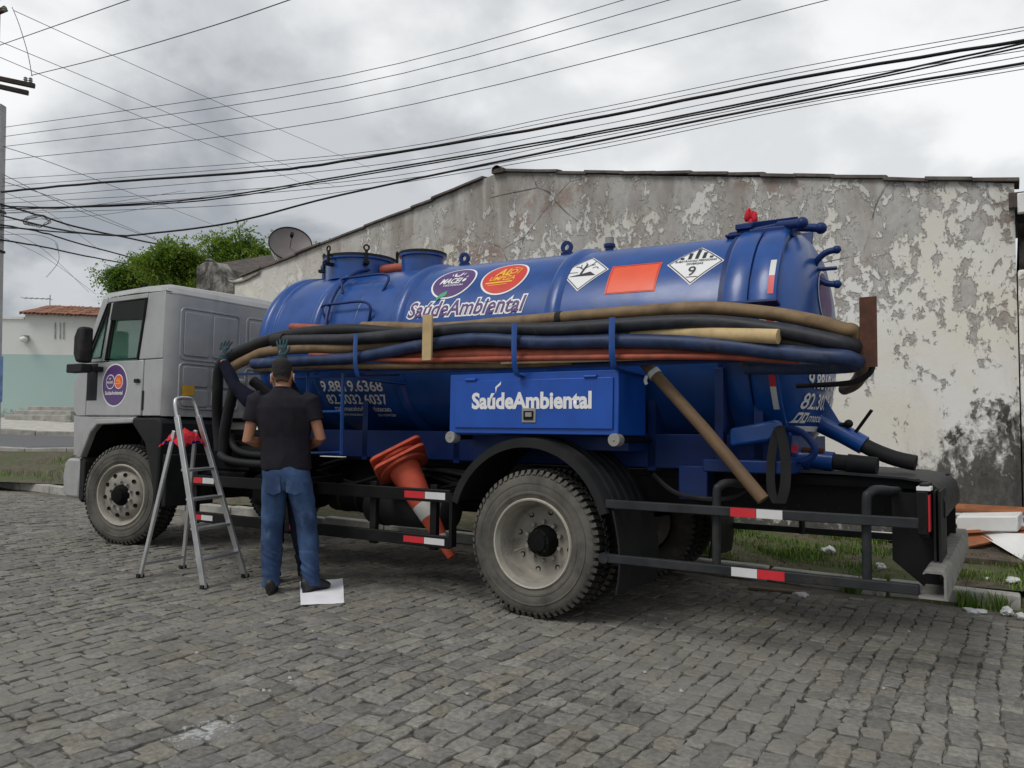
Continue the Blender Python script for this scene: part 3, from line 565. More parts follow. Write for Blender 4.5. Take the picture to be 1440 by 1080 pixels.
# ================================================================== TREE BEHIND THE GABLE
def tree(name, u, v, dep, wpx, hpx, label, n_clump, seed, leaf=.11):
    r_ = random.Random(seed); c = atd(u, v, dep); gz = verge_z(c.x, c.y); px = dep / FPX; rx, rz = wpx * px / 2, hpx * px / 2
    t = thing(name, (c.x, c.y, gz), label, 'tree')
    tr = MB(); top_ = Vector((c.x, c.y, c.z - rz * .6)); tr.tube(spl([(c.x, c.y, gz - .2), (c.x + .1, c.y, gz + 1), (c.x - .1, c.y + .1, (gz + top_.z) / 2), top_], 4), [.2 - .10 * i / 12 for i in range(13)], 9)
    clumps = []
    lobes = [(r_.uniform(-.85, .85), r_.uniform(-.5, .5), r_.uniform(-.2, .75), r_.uniform(.22, .42)) for _ in range(9)]
    for k in range(n_clump):
        lx, ly, lz, lr = lobes[k % len(lobes)]; lz *= 1 - .6 * abs(lx)
        p = c + CR * (rx * (lx + lr * r_.gauss(0, .5))) + Vector((CF.x, CF.y, 0)) * (rx * .6 * (ly + lr * r_.gauss(0, .6))) + Vector((0, 0, rz * (lz + lr * 1.5 * r_.gauss(0, .5)))); clumps.append(p)
        tr.tube(spl([top_ + Vector((0, 0, r_.uniform(-.6, 0))), top_.lerp(p, .5) + Vector((0, 0, r_.uniform(0, .2))), p], 3), [.06, .05, .045, .035, .025, .015, .008], 5)
    tr.build('trunk', M['bark'], t)
    vs, fs, cs = [], [], []
    for p in clumps:
        R0 = r_.uniform(.22, .5); hue = r_.random()
        for tw in range(26):                                     # twigs carrying compound leaves
            d = Vector((r_.gauss(0, 1), r_.gauss(0, 1), r_.gauss(.25, .8))).normalized(); st_ = p + d * R0 * r_.uniform(.1, .8); dr = (d + Vector((0, 0, -.35))).normalized(); L = r_.uniform(.18, .36)
            sd = dr.cross(Vector((r_.gauss(0, 1), r_.gauss(0, 1), r_.gauss(0, 1)))).normalized()
            for i in range(7):
                q = st_ + dr * L * (i / 6) + Vector((0, 0, -.10 * (i / 6) ** 2)); s_ = 1 if i % 2 else -1
                ld = (dr * .55 + sd * s_ + Vector((0, 0, r_.uniform(-.5, .2)))).normalized() * leaf * r_.uniform(.7, 1.25); wd_ = ld.cross(Vector((r_.gauss(0, .5), r_.gauss(0, .5), 1))).normalized() * leaf * .24
                k = len(vs); vs += [q, q + ld * .45 + wd_, q + ld, q + ld * .45 - wd_]; fs.append([k, k + 1, k + 2, k + 3])
                b_ = r_.uniform(.75, 1.2); cs += [((.09 + .10 * hue) * b_, (.165 + .09 * hue) * b_, (.032) * b_)] * 4
    mb = MB(); mb.add(vs, fs); o = mb.build('crown', M['leaf'], t, fix=False, ang=180); tone_attr(o.data, cs)
    return t
tree('leafy_tree', 345, 382, 24, 300, 88, 'bright green leafy tree rising behind the house gable and dish', 300, 11)
tree('dark_tree', 215, 396, 27, 130, 56, 'darker green tree lower down behind the truck cab', 60, 12)
# ================================================================== TRUCK
truck = thing('tank_truck', PIV, 'silver-cab vacuum truck with a blue cylindrical tank and hose racks', 'truck', rot=(LEAN, 0, 0))
YN, YF, YC = 4.76, 7.18, 5.97          # near side, far side, centre line
def prt(mb, name, mat, parent=None, bevel=0, ang=38, label=None):
    o = mb.build(name, M[mat] if isinstance(mat, str) else mat, parent or truck, bevel, ang)
    if label: o['label'] = label
    return o
# ---- wheels
def wheel(x, z, y_out, sgn, dish, twin, steer=0):
    """sgn=+1: outer face looks to -Y (near side)"""
    wl_ = part_empty('wheel', truck); ax = Vector((0, sgn, 0)); c = Vector((x, y_out, z)); n = 64
    if steer:
        pv = Vector((x, y_out + sgn * .14, z)) - PIV; wl_.matrix_local = Matrix.Translation(pv) @ Matrix.Rotation(R(steer), 4, 'Z') @ Matrix.Translation(-pv)
    for k in range(2 if twin else 1):
        c2 = c + ax * .33 * k; mb = MB()
        mb.lathe(c2, ax, [(.035, .292), (.012, .305), (.002, .335), (-.002, .340), (-.002, .352), (.0015, .356), (-.005, .38), (-.002, .405), (-.005, .409), (-.005, .416), (.0, .42), (.004, .44), (.012, .462), (.028, .480), (.05, .489), (.14, .495), (.23, .489), (.252, .48), (.268, .462), (.28, .425), (.284, .38), (.28, .34), (.262, .305), (.245, .292)], n)
        N = 62
        for i in range(N):                                  # shoulder lugs and centre blocks
            for side in (0, 1):
                a0 = 2 * math.pi * (i + .5 * side) / N; a1 = a0 + 2 * math.pi / N * .58
                def pp(h, r_, a): return c2 + ax * h + Vector((math.sin(a) * r_, 0, math.cos(a) * r_))
                h0, h1, h2 = (.006, .03, .115) if side == 0 else (.274, .25, .165)
                mb.add([pp(h0, .470, a0), pp(h0, .470, a1), pp(h1, .502, a1), pp(h1, .502, a0), pp(h2, .507, a0 + .02), pp(h2, .507, a1 + .02), pp(h2, .48, a0 + .02), pp(h2, .48, a1 + .02), pp(h0 + (.012 if side == 0 else -.012), .462, a0), pp(h0 + (.012 if side == 0 else -.012), .462, a1)],
                       [[0, 1, 2, 3], [3, 2, 5, 4], [4, 5, 7, 6], [0, 3, 4, 6, 8], [1, 9, 7, 5, 2], [8, 9, 1, 0]])
            a0 = 2 * math.pi * (i + .25) / N; a1 = a0 + 2 * math.pi / N * .7
            mb.add([pp(.125, .507, a0), pp(.155, .507, a0), pp(.155, .507, a1), pp(.125, .507, a1), pp(.125, .485, a0), pp(.155, .485, a0), pp(.155, .485, a1), pp(.125, .485, a1)], [[0, 1, 2, 3], [0, 1, 5, 4], [1, 2, 6, 5], [2, 3, 7, 6], [3, 0, 4, 7]])
        prt(mb, 'tyre', 'tyre', wl_, ang=30)
        mb = MB()
        if (dish and k == 0): prof = [(.035, .270), (.006, .290), (.003, .302), (.012, .306), (.03, .300), (.022, .285), (.05, .268), (.16, .258), (.185, .24), (.195, .15), (.188, .10), (.188, .0)]
        elif dish: prof = [(.05, .28), (.06, .27), (.2, .26), (.2, .1), (.2, 0)]
        else: prof = [(.03, .300), (.004, .302), (.002, .292), (.02, .272), (.055, .262), (.06, .245), (.03, .225), (.012, .19), (.008, .13), (.012, .10), (.012, 0)]
        rm = prt(mb.lathe(c2, ax, prof, 48), 'rim', 'rim', wl_)
        if k == 0:
            mb = MB(); mb.lathe(c2, ax, [(.028, .287), (.001, .2925), (-.002, .302), (.009, .309), (.02, .307)], 48); prt(mb, 'rim_flange', 'rimedge', wl_)
            hy = .19 if dish else .010
            for i in range(8 if dish else 10):
                a = 2 * math.pi * (i + .3) / (8 if dish else 10); rr = .205 if dish else .205; q = c2 + ax * hy + Vector((math.sin(a) * rr, 0, math.cos(a) * rr))
                mb = MB(); mb.lathe(q, -ax, [(-.002, .001), (.004 if not dish else .003, .020), (-.01, .021)], 10); prt(mb, 'vent_hole_disc', 'chassis', wl_)  # dark disc on the rim, coloured like the shade inside a hole
            for i in range(10):
                a = 2 * math.pi * i / 10; q = c2 + ax * hy + Vector((math.sin(a) * .135, 0, math.cos(a) * .135)); mb = MB(); mb.cyl(q, q - ax * .03, .015, 6); prt(mb, 'wheel_nut', 'grey' if not dish else 'rim', wl_)
            mb = MB()
            if dish: mb.lathe(c2, ax, [(.19, .112), (.165, .108), (.15, .095), (.10, .086), (.095, .068), (.08, .062), (.076, .0)], 28)
            else: mb.lathe(c2, ax, [(.02, .11), (-.01, .10), (-.03, .075), (-.05, .07), (-.055, .05), (-.058, 0)], 28)
            prt(mb, 'hub', 'chassis', wl_)
            if dish:
                for i in range(8):
                    a = 2 * math.pi * i / 8; q = c2 + ax * .10 + Vector((math.sin(a) * .077, 0, math.cos(a) * .077)); mb = MB(); mb.cyl(q, q - ax * .012, .009, 6); prt(mb, 'hub_bolt', 'black', wl_)
                mb = MB(); mb.tube([c2 + ax * .18 + Vector((-.16, 0, -.06)), c2 + ax * .10 + Vector((-.19, 0, -.075))], .006, 6); prt(mb, 'valve_stem', 'grey', wl_)
RW, FW = -2.80, -7.66
wheel(RW, .50, 4.74, 1, True, True); wheel(RW, .50, 7.22, -1, True, True)
wheel(FW, .575, 4.80, 1, False, False, 13); wheel(FW, .575, 7.16, -1, False, False, 13)
mb = MB(); mb.cyl((RW, 5.2, .5), (RW, 6.75, .5), .09, 14); mb.sph((RW, YC, .5), .24, 16, (1, .8, 1)); prt(mb, 'rear_axle', 'chassis')
mb = MB(); mb.bar((FW, 5.0, .52), (FW, 6.95, .52), .1, .1); prt(mb, 'front_axle', 'chassis')
# ---- chassis
for y, nm in ((5.52, -1), (6.42, 1)):
    mb = MB(); s_ = nm * -1
    mb.box((-8.2, y, .70), (-.46, y + .012, .95)); mb.box((-8.2, y + .0125, .70), (-.46, y + .08, .712)); mb.box((-8.2, y + .0125, .938), (-.46, y + .08, .95)); fr = prt(mb, 'chassis_rail', 'black')
    if nm == -1:
        for i in range(22):
            x = -1.38 + (i % 11) * .085; z = .76 + .12 * (i // 11) + .02 * ((i * 7) % 3); mb = MB(); mb.cyl((x, y + .002, z), (x, y - .003, z), .011, 8); prt(mb, 'bolt_hole_disc', 'wire', fr)  # black disc on the rail stands in for the dark of a hole
for x in (-7.9, -6.3, -5.0, -3.9, -2.2, -1.3, -.55):
    mb = MB(); mb.box((x - .05, 5.535, .73), (x + .05, 6.42, .92)); prt(mb, 'cross_member', 'chassis')
for y in (5.42, 6.55):                                   # leaf springs
    for i in range(5):
        L = .70 - .1 * i; mb = MB(); mb.tube(spl([(RW - L, y, .72 - .035 * i), (RW, y, .60 - .018 * i), (RW + L, y, .72 - .035 * i)], 5), [(.04, .007)] * 11, 8, ell=(0, 0, 1)); prt(mb, 'leaf_spring', 'chassis')
mb = MB(); mb.cyl((-6.2, YC, .72), (-3.0, YC, .55), .05, 12); prt(mb, 'drive_shaft', 'chassis')
mb = MB(); mb.box((-8.0, 5.6, .55), (-6.5, 6.35, 1.25)); prt(mb, 'gearbox', 'chassis', bevel=.06)
# air tanks, batteries
for (x0, x1, y, z, r_, mt) in ((-4.62, -3.72, 5.15, .63, .155, 'grey'), (-6.35, -5.25, 5.1, 1.0, .14, 'charcoal'), (-5.3, -4.7, 5.4, .66, .13, 'charcoal')):
    mb = MB(); mb.lathe((x0, y, z), (1, 0, 0), [(0, .0), (.01, r_ * .6), (.05, r_ * .95), (.08, r_), (x1 - x0 - .08, r_), (x1 - x0 - .05, r_ * .95), (x1 - x0 - .01, r_ * .6), (x1 - x0, 0)], 24); t_ = prt(mb, 'air_tank', 'charcoal' if mt == 'grey' else 'chassis')
    for xx in (x0 + .2, x1 - .2): mb = MB(); mb.lathe((xx, y, z), (1, 0, 0), [(-.02, r_ + .001), (-.02, r_ + .006), (.02, r_ + .006), (.02, r_ + .001)], 24); prt(mb, 'strap', 'black', t_)
mb = MB(); mb.box((-6.55, 4.98, .78), (-6.0, 5.4, .86)); mb.box((-6.5, 5.0, .86), (-5.95, 5.35, 1.14)); prt(mb, 'battery_box', 'chassis', bevel=.02)
mb = MB(); mb.box((-5.9, 4.95, .55), (-5.3, 5.45, .86)); prt(mb, 'underbody_box', 'chassis', bevel=.08)  # near-side fuel tank
mb = MB(); mb.box((-6.2, 6.55, .46), (-3.95, 7.10, .98)); prt(mb, 'underbody_box', 'chassis', bevel=.08)  # far-side box added to block light showing through under the chassis
mb = MB(); mb.box((-5.1, 5.6, .60), (-3.3, 6.3, .93)); prt(mb, 'vacuum_pump', 'chassis', bevel=.05)
for i in range(6):                                       # brake lines, cables along the frame
    y = 5.30 + .03 * i; z0 = .78 + .07 * (i % 3); pts = [(-6.3 + .62 * k, y - .02 * math.sin(k + i), z0 + .10 * math.sin(k * 1.7 + i * 2)) for k in range(7)]
    mb = MB(); mb.tube(spl(pts, 5), .014, 6); prt(mb, 'brake_line', 'hoseblack')
mb = MB(); mb.tube(spl([(-2.1, 5.2, .98), (-1.9, 5.15, .86), (-1.6, 5.2, .84), (-1.45, 5.3, .93)], 6), .016, 6); prt(mb, 'brake_line', 'hoseblack')
# ---- cab
YNc = 4.80; YFc = 2 * YC - YNc; XB = -7.02
cab = part_empty('cab', truck)
side_low = [(-8.53, 1.42), (-8.47, 1.37), (XB, 1.37), (XB, 1.93), (-8.40, 1.93), (-8.55, 1.72)]
def ext(poly, y0, y1): return MB().prism([(x, y0, z) for x, z in poly], (0, y1 - y0, 0))
prt(ext(side_low, YFc - .05, YFc), 'side_panel', 'silver', cab, bevel=.01)
# near side: front corner panel, door, rear corner
prt(ext([(-8.53, 1.42), (-8.47, 1.37), (-8.305, 1.37), (-8.305, 1.93), (-8.40, 1.93), (-8.55, 1.72)], YNc, YNc + .05), 'front_corner_panel', 'silver', cab, bevel=.008)
prt(ext([(-8.53, 1.365), (-8.50, .95), (-8.38, .95), (-8.20, 1.235), (-8.06, 1.335), (-7.42, 1.352), (-7.42, 1.365)], YNc + .005, YNc + .055), 'lower_panel', 'silver', cab, bevel=.006)
door = prt(ext([(-8.295, 1.37), (-7.33, 1.37), (-7.33, 1.93), (-8.295, 1.93)], YNc - .006, YNc + .045), 'door', 'silver', cab, bevel=.012)
prt(ext([(-7.318, 1.37), (XB, 1.37), (XB, 1.93), (-7.318, 1.93)], YNc, YNc + .05), 'rear_corner_panel', 'silver', cab, bevel=.008)
zr = 2.60
def pillars(y0, y1, tag_):
    for nm, poly in (('windscreen_pillar', [(-8.41, 1.935), (-8.35, 1.935), (-7.99, 2.545), (-7.99, zr), (-8.08, zr)]),
                     ('window_divider', [(-8.05, 1.935), (-7.99, 1.935), (-7.865, 2.545), (-7.925, 2.545)]),
                     ('rear_pillar', [(-7.41, 1.935), (XB, 1.935), (XB, zr), (-7.30, zr), (-7.30, 2.545)]),
                     ('window_header', [(-7.985, 2.549), (-7.305, 2.549), (-7.305, zr), (-7.985, zr)]),
                     ('quarter_base', [(-8.345, 1.935), (-8.055, 1.935), (-8.055, 1.975), (-8.325, 1.975)])):
        prt(ext(poly, y0, y1), nm, 'silver', cab, bevel=.008)
pillars(YNc, YNc + .05, 0); pillars(YFc - .05, YFc, 1)
for y in (YNc + .022, YFc - .028):
    prt(ext([(-7.985, 1.94), (-7.415, 1.94), (-7.305, 2.54), (-7.86, 2.54)], y, y + .004), 'door_window', 'glass', cab)
    prt(ext([(-8.32, 1.975), (-8.055, 1.975), (-7.935, 2.54), (-7.99, 2.54)], y, y + .004), 'quarter_window', 'glass', cab)
# window seals and rain visor
def ring(poly, y, r_): mb = MB(); mb.tube([Vector((x, y, z)) for x, z in poly], r_, 6, closed=True); return mb
prt(ring(spl([(-7.97, 0, 1.965), (-7.43, 0, 1.955), (-7.33, 0, 2.52), (-7.85, 0, 2.53)], 1, True) and [(-7.975, 1.955), (-7.425, 1.945), (-7.315, 2.535), (-7.855, 2.54)], YNc - .002, .014), 'window_seal', 'wire', cab)
prt(ring([(-8.32, 1.98), (-8.065, 1.98), (-7.94, 2.535), (-7.985, 2.535)], YNc - .002, .010), 'window_seal', 'wire', cab)
prt(ext([(-7.90, 2.36), (-7.34, 2.34), (-7.315, 2.53), (-7.86, 2.53)], YNc - .02, YNc - .014), 'rain_visor', 'charcoal', cab)
mb = MB(); mb.box((-7.325, YNc - .008, 1.43), (-7.300, YNc - .001, 1.62)); prt(mb, 'door_gap_strip', 'wire', cab)  # solid dark strip laid over the door seam to draw its shade
mb = MB(); mb.box((-8.29, YNc - .009, 1.53), (-8.10, YNc - .001, 1.92)); prt(mb, 'vent_panel', 'wire', cab, bevel=.01)
mb = MB(); mb.box((-7.44, YNc - .03, 1.70), (-7.36, YNc - .012, 1.74)); prt(mb, 'door_handle', 'charcoal', door, bevel=.008)
# roof, back, front
mb = MB(); rp_ = [(YNc, zr + .004), (YNc + .03, zr + .06), (YNc + .14, zr + .095), (YC, zr + .12), (YFc - .14, zr + .095), (YFc - .03, zr + .06), (YFc, zr + .004)]
rows = [(-8.10, -.02), (-8.0, .0), (-7.5, .01), (-7.15, .0), (-7.05, -.03), (-7.012, -.09)]
mb.add([(x, y, max(z + dz, zr + .002)) for x, dz in rows for y, z in rp_], [[i * 7 + j, i * 7 + j + 1, (i + 1) * 7 + j + 1, (i + 1) * 7 + j] for i in range(5) for j in range(6)]); prt(mb, 'roof', 'silver', cab, ang=60)
mb = MB(); mb.box((-8.1, YNc + .06, zr - .02), (XB - .06, YFc - .06, zr + .0)); prt(mb, 'headliner', 'grey', cab)
mb = MB(); mb.prism([(XB, YNc + .002, 1.37), (XB + .03, YNc + .04, 1.37), (XB + .05, YNc + .14, 1.37), (XB + .05, YFc - .14, 1.37), (XB + .03, YFc - .04, 1.37), (XB, YFc - .002, 1.37), (XB - .05, YFc - .06, 1.37), (XB - .05, YNc + .06, 1.37)], (0, 0, 1.20)); bw = prt(mb, 'back_wall', 'silver', cab, ang=50)
mb = MB(); mb.prism([(XB + .002, YNc + .02, 2.571), (XB + .05, YNc + .14, 2.571), (XB + .05, YFc - .14, 2.571), (XB + .002, YFc - .02, 2.571)], (-.045, 0, .085)); prt(mb, 'roof_edge', 'silver', cab, bevel=.02)
def rrect(x, y0, y1, z0, z1, r_=.05, n=5):
    o = []
    for (cy, cz, a0) in ((y1 - r_, z1 - r_, 0), (y0 + r_, z1 - r_, 90), (y0 + r_, z0 + r_, 180), (y1 - r_, z0 + r_, 270)):
        for i in range(n): a = R(a0 + 90 * i / (n - 1)); o.append((x, cy + r_ * math.cos(a), cz + r_ * math.sin(a)))
    return o
xb = XB + .05
for (y0, y1, z0, z1, fr_) in ((4.95, 5.66, 1.94, 2.45, 1), (5.75, 6.46, 1.94, 2.45, 1), (6.55, 7.0, 1.94, 2.45, 1), (4.95, 5.66, 1.45, 1.90, 0), (5.75, 6.46, 1.45, 1.90, 0), (6.55, 7.0, 1.45, 1.90, 0)):
    mb = MB(); mb.tube(rrect(xb + .002, y0, y1, z0, z1), .011, 6, closed=True); prt(mb, 'stamped_frame', 'silver', bw)
    ym = (y0 + y1) / 2
    cells = ((y0 + .035, ym - .02, z0 + .035, z1 - .035), (ym + .02, y1 - .035, z0 + .035, z1 - .035)) if fr_ else ((y0 + .035, ym - .02, z0 + .22, z1 - .03), (ym + .02, y1 - .035, z0 + .22, z1 - .03), (y0 + .035, ym - .02, z0 + .02, z0 + .19), (ym + .02, y1 - .035, z0 + .02, z0 + .19))
    for (a, b, c_, d) in cells: mb = MB(); mb.prism(rrect(xb + .001, a, b, c_, d, .03), (.013, 0, 0)); prt(mb, 'stamped_panel', 'silver', bw, bevel=.008)
mb = MB(); mb.box((xb + .015, 4.98, 1.58), (xb + .017, 5.12, 1.68)); prt(mb, 'sticker', 'yellow', bw)
mb = MB(); mb.prism([(-8.55, YNc + .05, 1.72), (-8.50, YNc + .05, .95), (-8.45, YNc + .05, .95), (-8.50, YNc + .05, 1.72)], (0, YFc - YNc - .1, 0)); mb.prism([(-8.55, YNc + .05, 1.721), (-8.41, YNc + .05, 1.93), (-8.36, YNc + .05, 1.93), (-8.50, YNc + .05, 1.721)], (0, YFc - YNc - .1, 0)); prt(mb, 'front_panel', 'silver', cab)
mb = MB(); mb.prism([(-8.40, YNc + .06, 1.935), (-8.07, YNc + .06, zr), (-8.065, YNc + .06, zr - .01), (-8.395, YNc + .06, 1.935)], (0, YFc - YNc - .12, 0)); prt(mb, 'windscreen', 'glass', cab)
mb = MB(); mb.box((-8.44, YNc + .06, 1.34), (XB - .06, YFc - .06, 1.368)); prt(mb, 'cab_floor', 'chassis', cab)
for y in (5.15, 6.55):
    mb = MB(); mb.box((-7.75, y - .02, 1.40), (-7.3, y + .45, 1.72)); mb.prism([(-7.34, y, 1.73), (-7.26, y, 1.73), (-7.14, y, 2.34), (-7.24, y, 2.34)], (0, .42, 0)); prt(mb, 'seat', 'seat', cab, bevel=.03)
mb = MB(); mb.tube([Vector((-8.02, 5.38, 1.92)) + Vector((.11 * math.cos(a), .22 * math.sin(a), .19 * math.cos(a))) for a in lin(0, 5.98, 20)], .014, 6, closed=True); mb.cyl((-8.3, 5.38, 1.75), (-8.02, 5.38, 1.92), .02, 8); prt(mb, 'steering_wheel', 'wire', cab)
mb = MB(); mb.box((-8.36, YNc + .07, 1.60), (-8.12, YFc - .07, 1.88)); prt(mb, 'dashboard', 'seat', cab, bevel=.04)
# mirror
mr = prt(MB().prism([(-8.13, 4.56, 1.91), (-8.18, 4.56, 2.00), (-8.18, 4.56, 2.18), (-8.12, 4.56, 2.28), (-8.02, 4.56, 2.28), (-8.02, 4.56, 1.91)], (0, .13, 0)), 'mirror', 'wire', cab, bevel=.03)
mb = MB(); mb.box((-8.30, 4.57, 1.81), (-8.02, 4.68, 1.90)); mb.box((-8.14, 4.68, 1.83), (-8.00, YNc, 1.88)); prt(mb, 'mirror_arm', 'wire', mr, bevel=.01)
# wheel arch and fenders
def arc_pts(cx, cz, pts): return [(cx + dx, cz + dz) for dx, dz in pts]
arch = [(-8.40, .93), (-8.20, 1.235), (-8.06, 1.335), (-7.42, 1.352), (-7.42, 1.30), (-8.03, 1.28), (-8.14, 1.20), (-8.30, .93)]
prt(ext(arch, 4.765, 4.84), 'wheel_arch', 'silver', cab, bevel=.012); prt(ext([(x, z - .004) for x, z in arch], 4.842, 5.3), 'arch_liner', 'chassis', cab)
prt(ext([(-7.415, 1.352), (-7.0, 1.352), (-6.96, 1.30), (-6.98, .50), (-7.02, .48), (-7.06, .72), (-7.20, 1.10), (-7.415, 1.29)], 4.76, 5.40), 'rear_fender', 'charcoal', cab, bevel=.02)
prt(ext([(-8.28, .95), (-8.10, 1.20), (-7.42, 1.29), (-7.2, 1.1), (-7.06, .7), (-7.06, 1.33), (-8.28, 1.33)], 5.30, 5.36), 'inner_arch', 'chassis', cab)
mb = MB(); mb.box((-6.965, 4.80, .50), (-6.90, 5.35, 1.0)); prt(mb, 'mud_flap', 'charcoal', cab, bevel=.01)
mb = MB(); pr = [(-8.36, .50), (-8.60, .50), (-8.67, .56), (-8.69, .72), (-8.66, .86), (-8.60, .92), (-8.36, .92)]
bp = prt(ext(pr, 4.80, 7.14), 'front_bumper', 'silver', cab, bevel=.03); prt(ext([(-8.35, .92), (-8.35, .50), (-8.29, .46), (-8.26, .52), (-8.26, .90), (-8.30, .94)], 4.79, 5.0), 'bumper_end', 'charcoal', bp, bevel=.012)
# door badge
def on_side(xc, zc, y): return lambda s, t, l: Vector((xc + s, y - l, zc + t))
f = on_side(-7.79, 1.685, YNc - .006)
decal('badge_border', [ell2d(0, 0, .222, .222)], f, M['decalwhite'], door, .0015); decal('badge', [ell2d(0, 0, .208, .208)], f, M['decalpurple'], door, .003)
decal('badge_ring', [ell2d(-.072, .035, .075, .075), ell2d(.072, .035, .075, .075)], f, M['decalwhite'], door, .0045); decal('badge_logo', [ell2d(-.072, .035, .066, .066)], f, M['decalpurple'], door, .006); decal('badge_logo', [ell2d(.072, .035, .066, .066)], f, M['decalorange'], door, .006)
decal('lettering', [move2d(text2d('MACEIÓ', .032, .0008, .2, 1, .105), -.125, .018), move2d(text2d('SaúdeAmbiental', .055, .001, .1, 1, .31), -.155, -.098)] + [stroke2d([(-.09, .075), (-.085, .062), (-.07, .062), (-.06, .078)], .008)], f, M['decalwhite'], door, .0075)
decal('lettering', [move2d(text2d('AL', .06, .001, .2, 1, .08), .03, .03), stroke2d([(.02, .012), (.12, .018)], .008)], f, M['decalyellow'], door, .0075)
# ---- tank
TR, TX0, TX1 = .78, -6.10, -1.62
def tzc(x): return 2.018 - .065 * (x + 6.1) / 4.4
def tp(x, phi, r_): return Vector((x, YC - r_ * math.cos(phi), tzc(x) + r_ * math.sin(phi)))
def rings(prof, n=72, p0=0, p1=360):
    mb = MB(); full = p1 - p0 >= 360; m_ = n if full else n + 1
    mb.add([tp(x, R(p0 + (p1 - p0) * j / n), r_) for x, r_ in prof for j in range(m_)], [[i * m_ + j, i * m_ + (j + 1) % m_ if full else i * m_ + j + 1, ((i + 1) * m_ + (j + 1) % m_) if full else (i + 1) * m_ + j + 1, (i + 1) * m_ + j] for i in range(len(prof) - 1) for j in range(n)]); return mb
fd = [(TX0 - .20 * math.cos(R(a)), TR * math.sin(R(a))) for a in (1, 15, 30, 45, 60, 72, 82)]
tank = prt(rings(fd + [(x, TR) for x in lin(TX0, TX1, 12)] + [(TX1, .5), (TX1, .001)]), 'tank', 'blue', ang=50)
for x, w_, h_ in ((TX0 + .03, .045, .022), (TX0 + .16, .02, .012), (-5.40, .045, .035), (-4.43, .055, .032), (-2.92, .055, .032)):
    prt(rings([(x - w_ - .012, TR - .001), (x - w_ + .01, TR + h_ * .8), (x - w_ * .4, TR + h_), (x + w_ * .4, TR + h_), (x + w_ - .01, TR + h_ * .8), (x + w_ + .012, TR - .001)]), 'tank_band', 'blue', tank, ang=60)
for x in (-4.92,): prt(rings([(x - .010, TR - .001), (x - .005, TR + .0035), (x + .005, TR + .0035), (x + .010, TR - .001)]), 'weld_seam', 'blue', tank, ang=60)
# rear flange and door
prt(rings([(TX1 - .03, TR + .001), (TX1 - .03, TR + .02), (TX1 + .03, TR + .02), (TX1 + .03, TR + .001)]), 'flange', 'bluedark', tank)
rd = [(TX1 + .031, .785), (-1.40, .785), (-1.31, .780), (-1.25, .755), (-1.20, .70), (-1.15, .61), (-1.115, .47), (-1.095, .28), (-1.088, .001)]
rear = prt(rings(rd), 'rear_door', 'blue', ang=60)
for p0, p1 in ((12, 72), (108, 168), (-66, -12), (192, 246)):
    for xa, xc in ((-1.61, -1.45), (-1.435, -1.265)):
        prt(rings([(xa, .775), (xa, .812), (xa + .015, .822), (xc - .015, .822), (xc, .812), (xc, .775)], 14, p0, p1), 'clamp_band', 'blue', rear)
    for pe, sg in ((p0, -1), (p1, 1)):
        c_ = tp(-1.435, R(pe + 1.2 * sg), .83); rad_ = (tp(-1.42, R(pe), 1) - tp(-1.42, R(pe), 0)).normalized(); tan_ = Vector((0, 0, 0)) + (tp(-1.42, R(pe + 1), 1) - tp(-1.42, R(pe), 1)).normalized()
        mb = MB(); mb.obox(c_, (.195, 0, 0), rad_ * .05, tan_ * .010); prt(mb, 'clamp_plate', 'bluedark', rear, bevel=.004)
def prof_r(x):
    for (a, ra), (b, rb) in zip(rd, rd[1:]):
        if a <= x <= b: return ra + (rb - ra) * (x - a) / (b - a)
    return .0
def tape_c(x, pa, pb, mt):
    mb = rings([(x - .050, .8245), (x - .012, .8245)], 6, pa, pb); return prt(mb, 'reflective_tape', mt, rear)
tape_c(-1.268, 25, 34, 'whitetape'); tape_c(-1.268, 15.5, 25, 'redtape'); tape_c(-1.268, -27, -18, 'redtape'); tape_c(-1.268, -39, -27, 'whitetape')
for i in range(14):                                     # tape strip along the tank flank
    xa = -2.62 + i * .105; mb = rings([(xa, TR + .004), (xa + .1, TR + .004)], 2, 5, 8); prt(mb, 'reflective_tape', 'redtape' if i % 4 < 2 else 'whitetape', tank)
for i in range(5):
    xa = -1.37 + i * .045; mb = rings([(xa, prof_r(xa) + .004), (xa + .043, prof_r(xa + .043) + .004)], 2, 3, 6); prt(mb, 'reflective_tape', 'redtape' if i % 2 else 'whitetape', rear)
# top door clamp with screw handles
for (x0, y0, z0, x1, y1, z1) in ((-1.72, 5.70, 2.715, -1.30, 5.70, 2.735),):
    mb = MB(); mb.bar((x0, 5.72, z0 - .015), (x1, 5.72, z1), .10, .05); mb.box((-1.55, 5.60, 2.63), (-1.25, 5.86, 2.715)); prt(mb, 'door_clamp', 'bluedark', rear, bevel=.012)
for (a, b) in (((-1.36, 5.68, 2.735), (-1.17, 5.52, 2.69)), ((-1.36, 5.76, 2.745), (-1.10, 5.78, 2.705))):
    mb = MB(); mb.cyl(a, b, .03, 12); mb.sph(b, .042, 12); prt(mb, 'clamp_handle', 'bluedark', rear)
mb = MB(); mb.box((-1.74, 5.66, 2.69), (-1.60, 5.80, 2.71)); mb.box((-1.66, 5.64, 2.73), (-1.54, 5.72, 2.77)); prt(mb, 'clamp_jaw', 'bluedark', rear, bevel=.006)
hub_ = Vector((-1.16, 5.80, 2.42))
mb = MB(); mb.cyl((-1.26, 5.85, 2.41), hub_, .05, 14); mb.cyl(hub_, (-1.0, 5.78, 2.415), .014, 8); prt(mb, 'handwheel_hub', 'bluedark', rear)
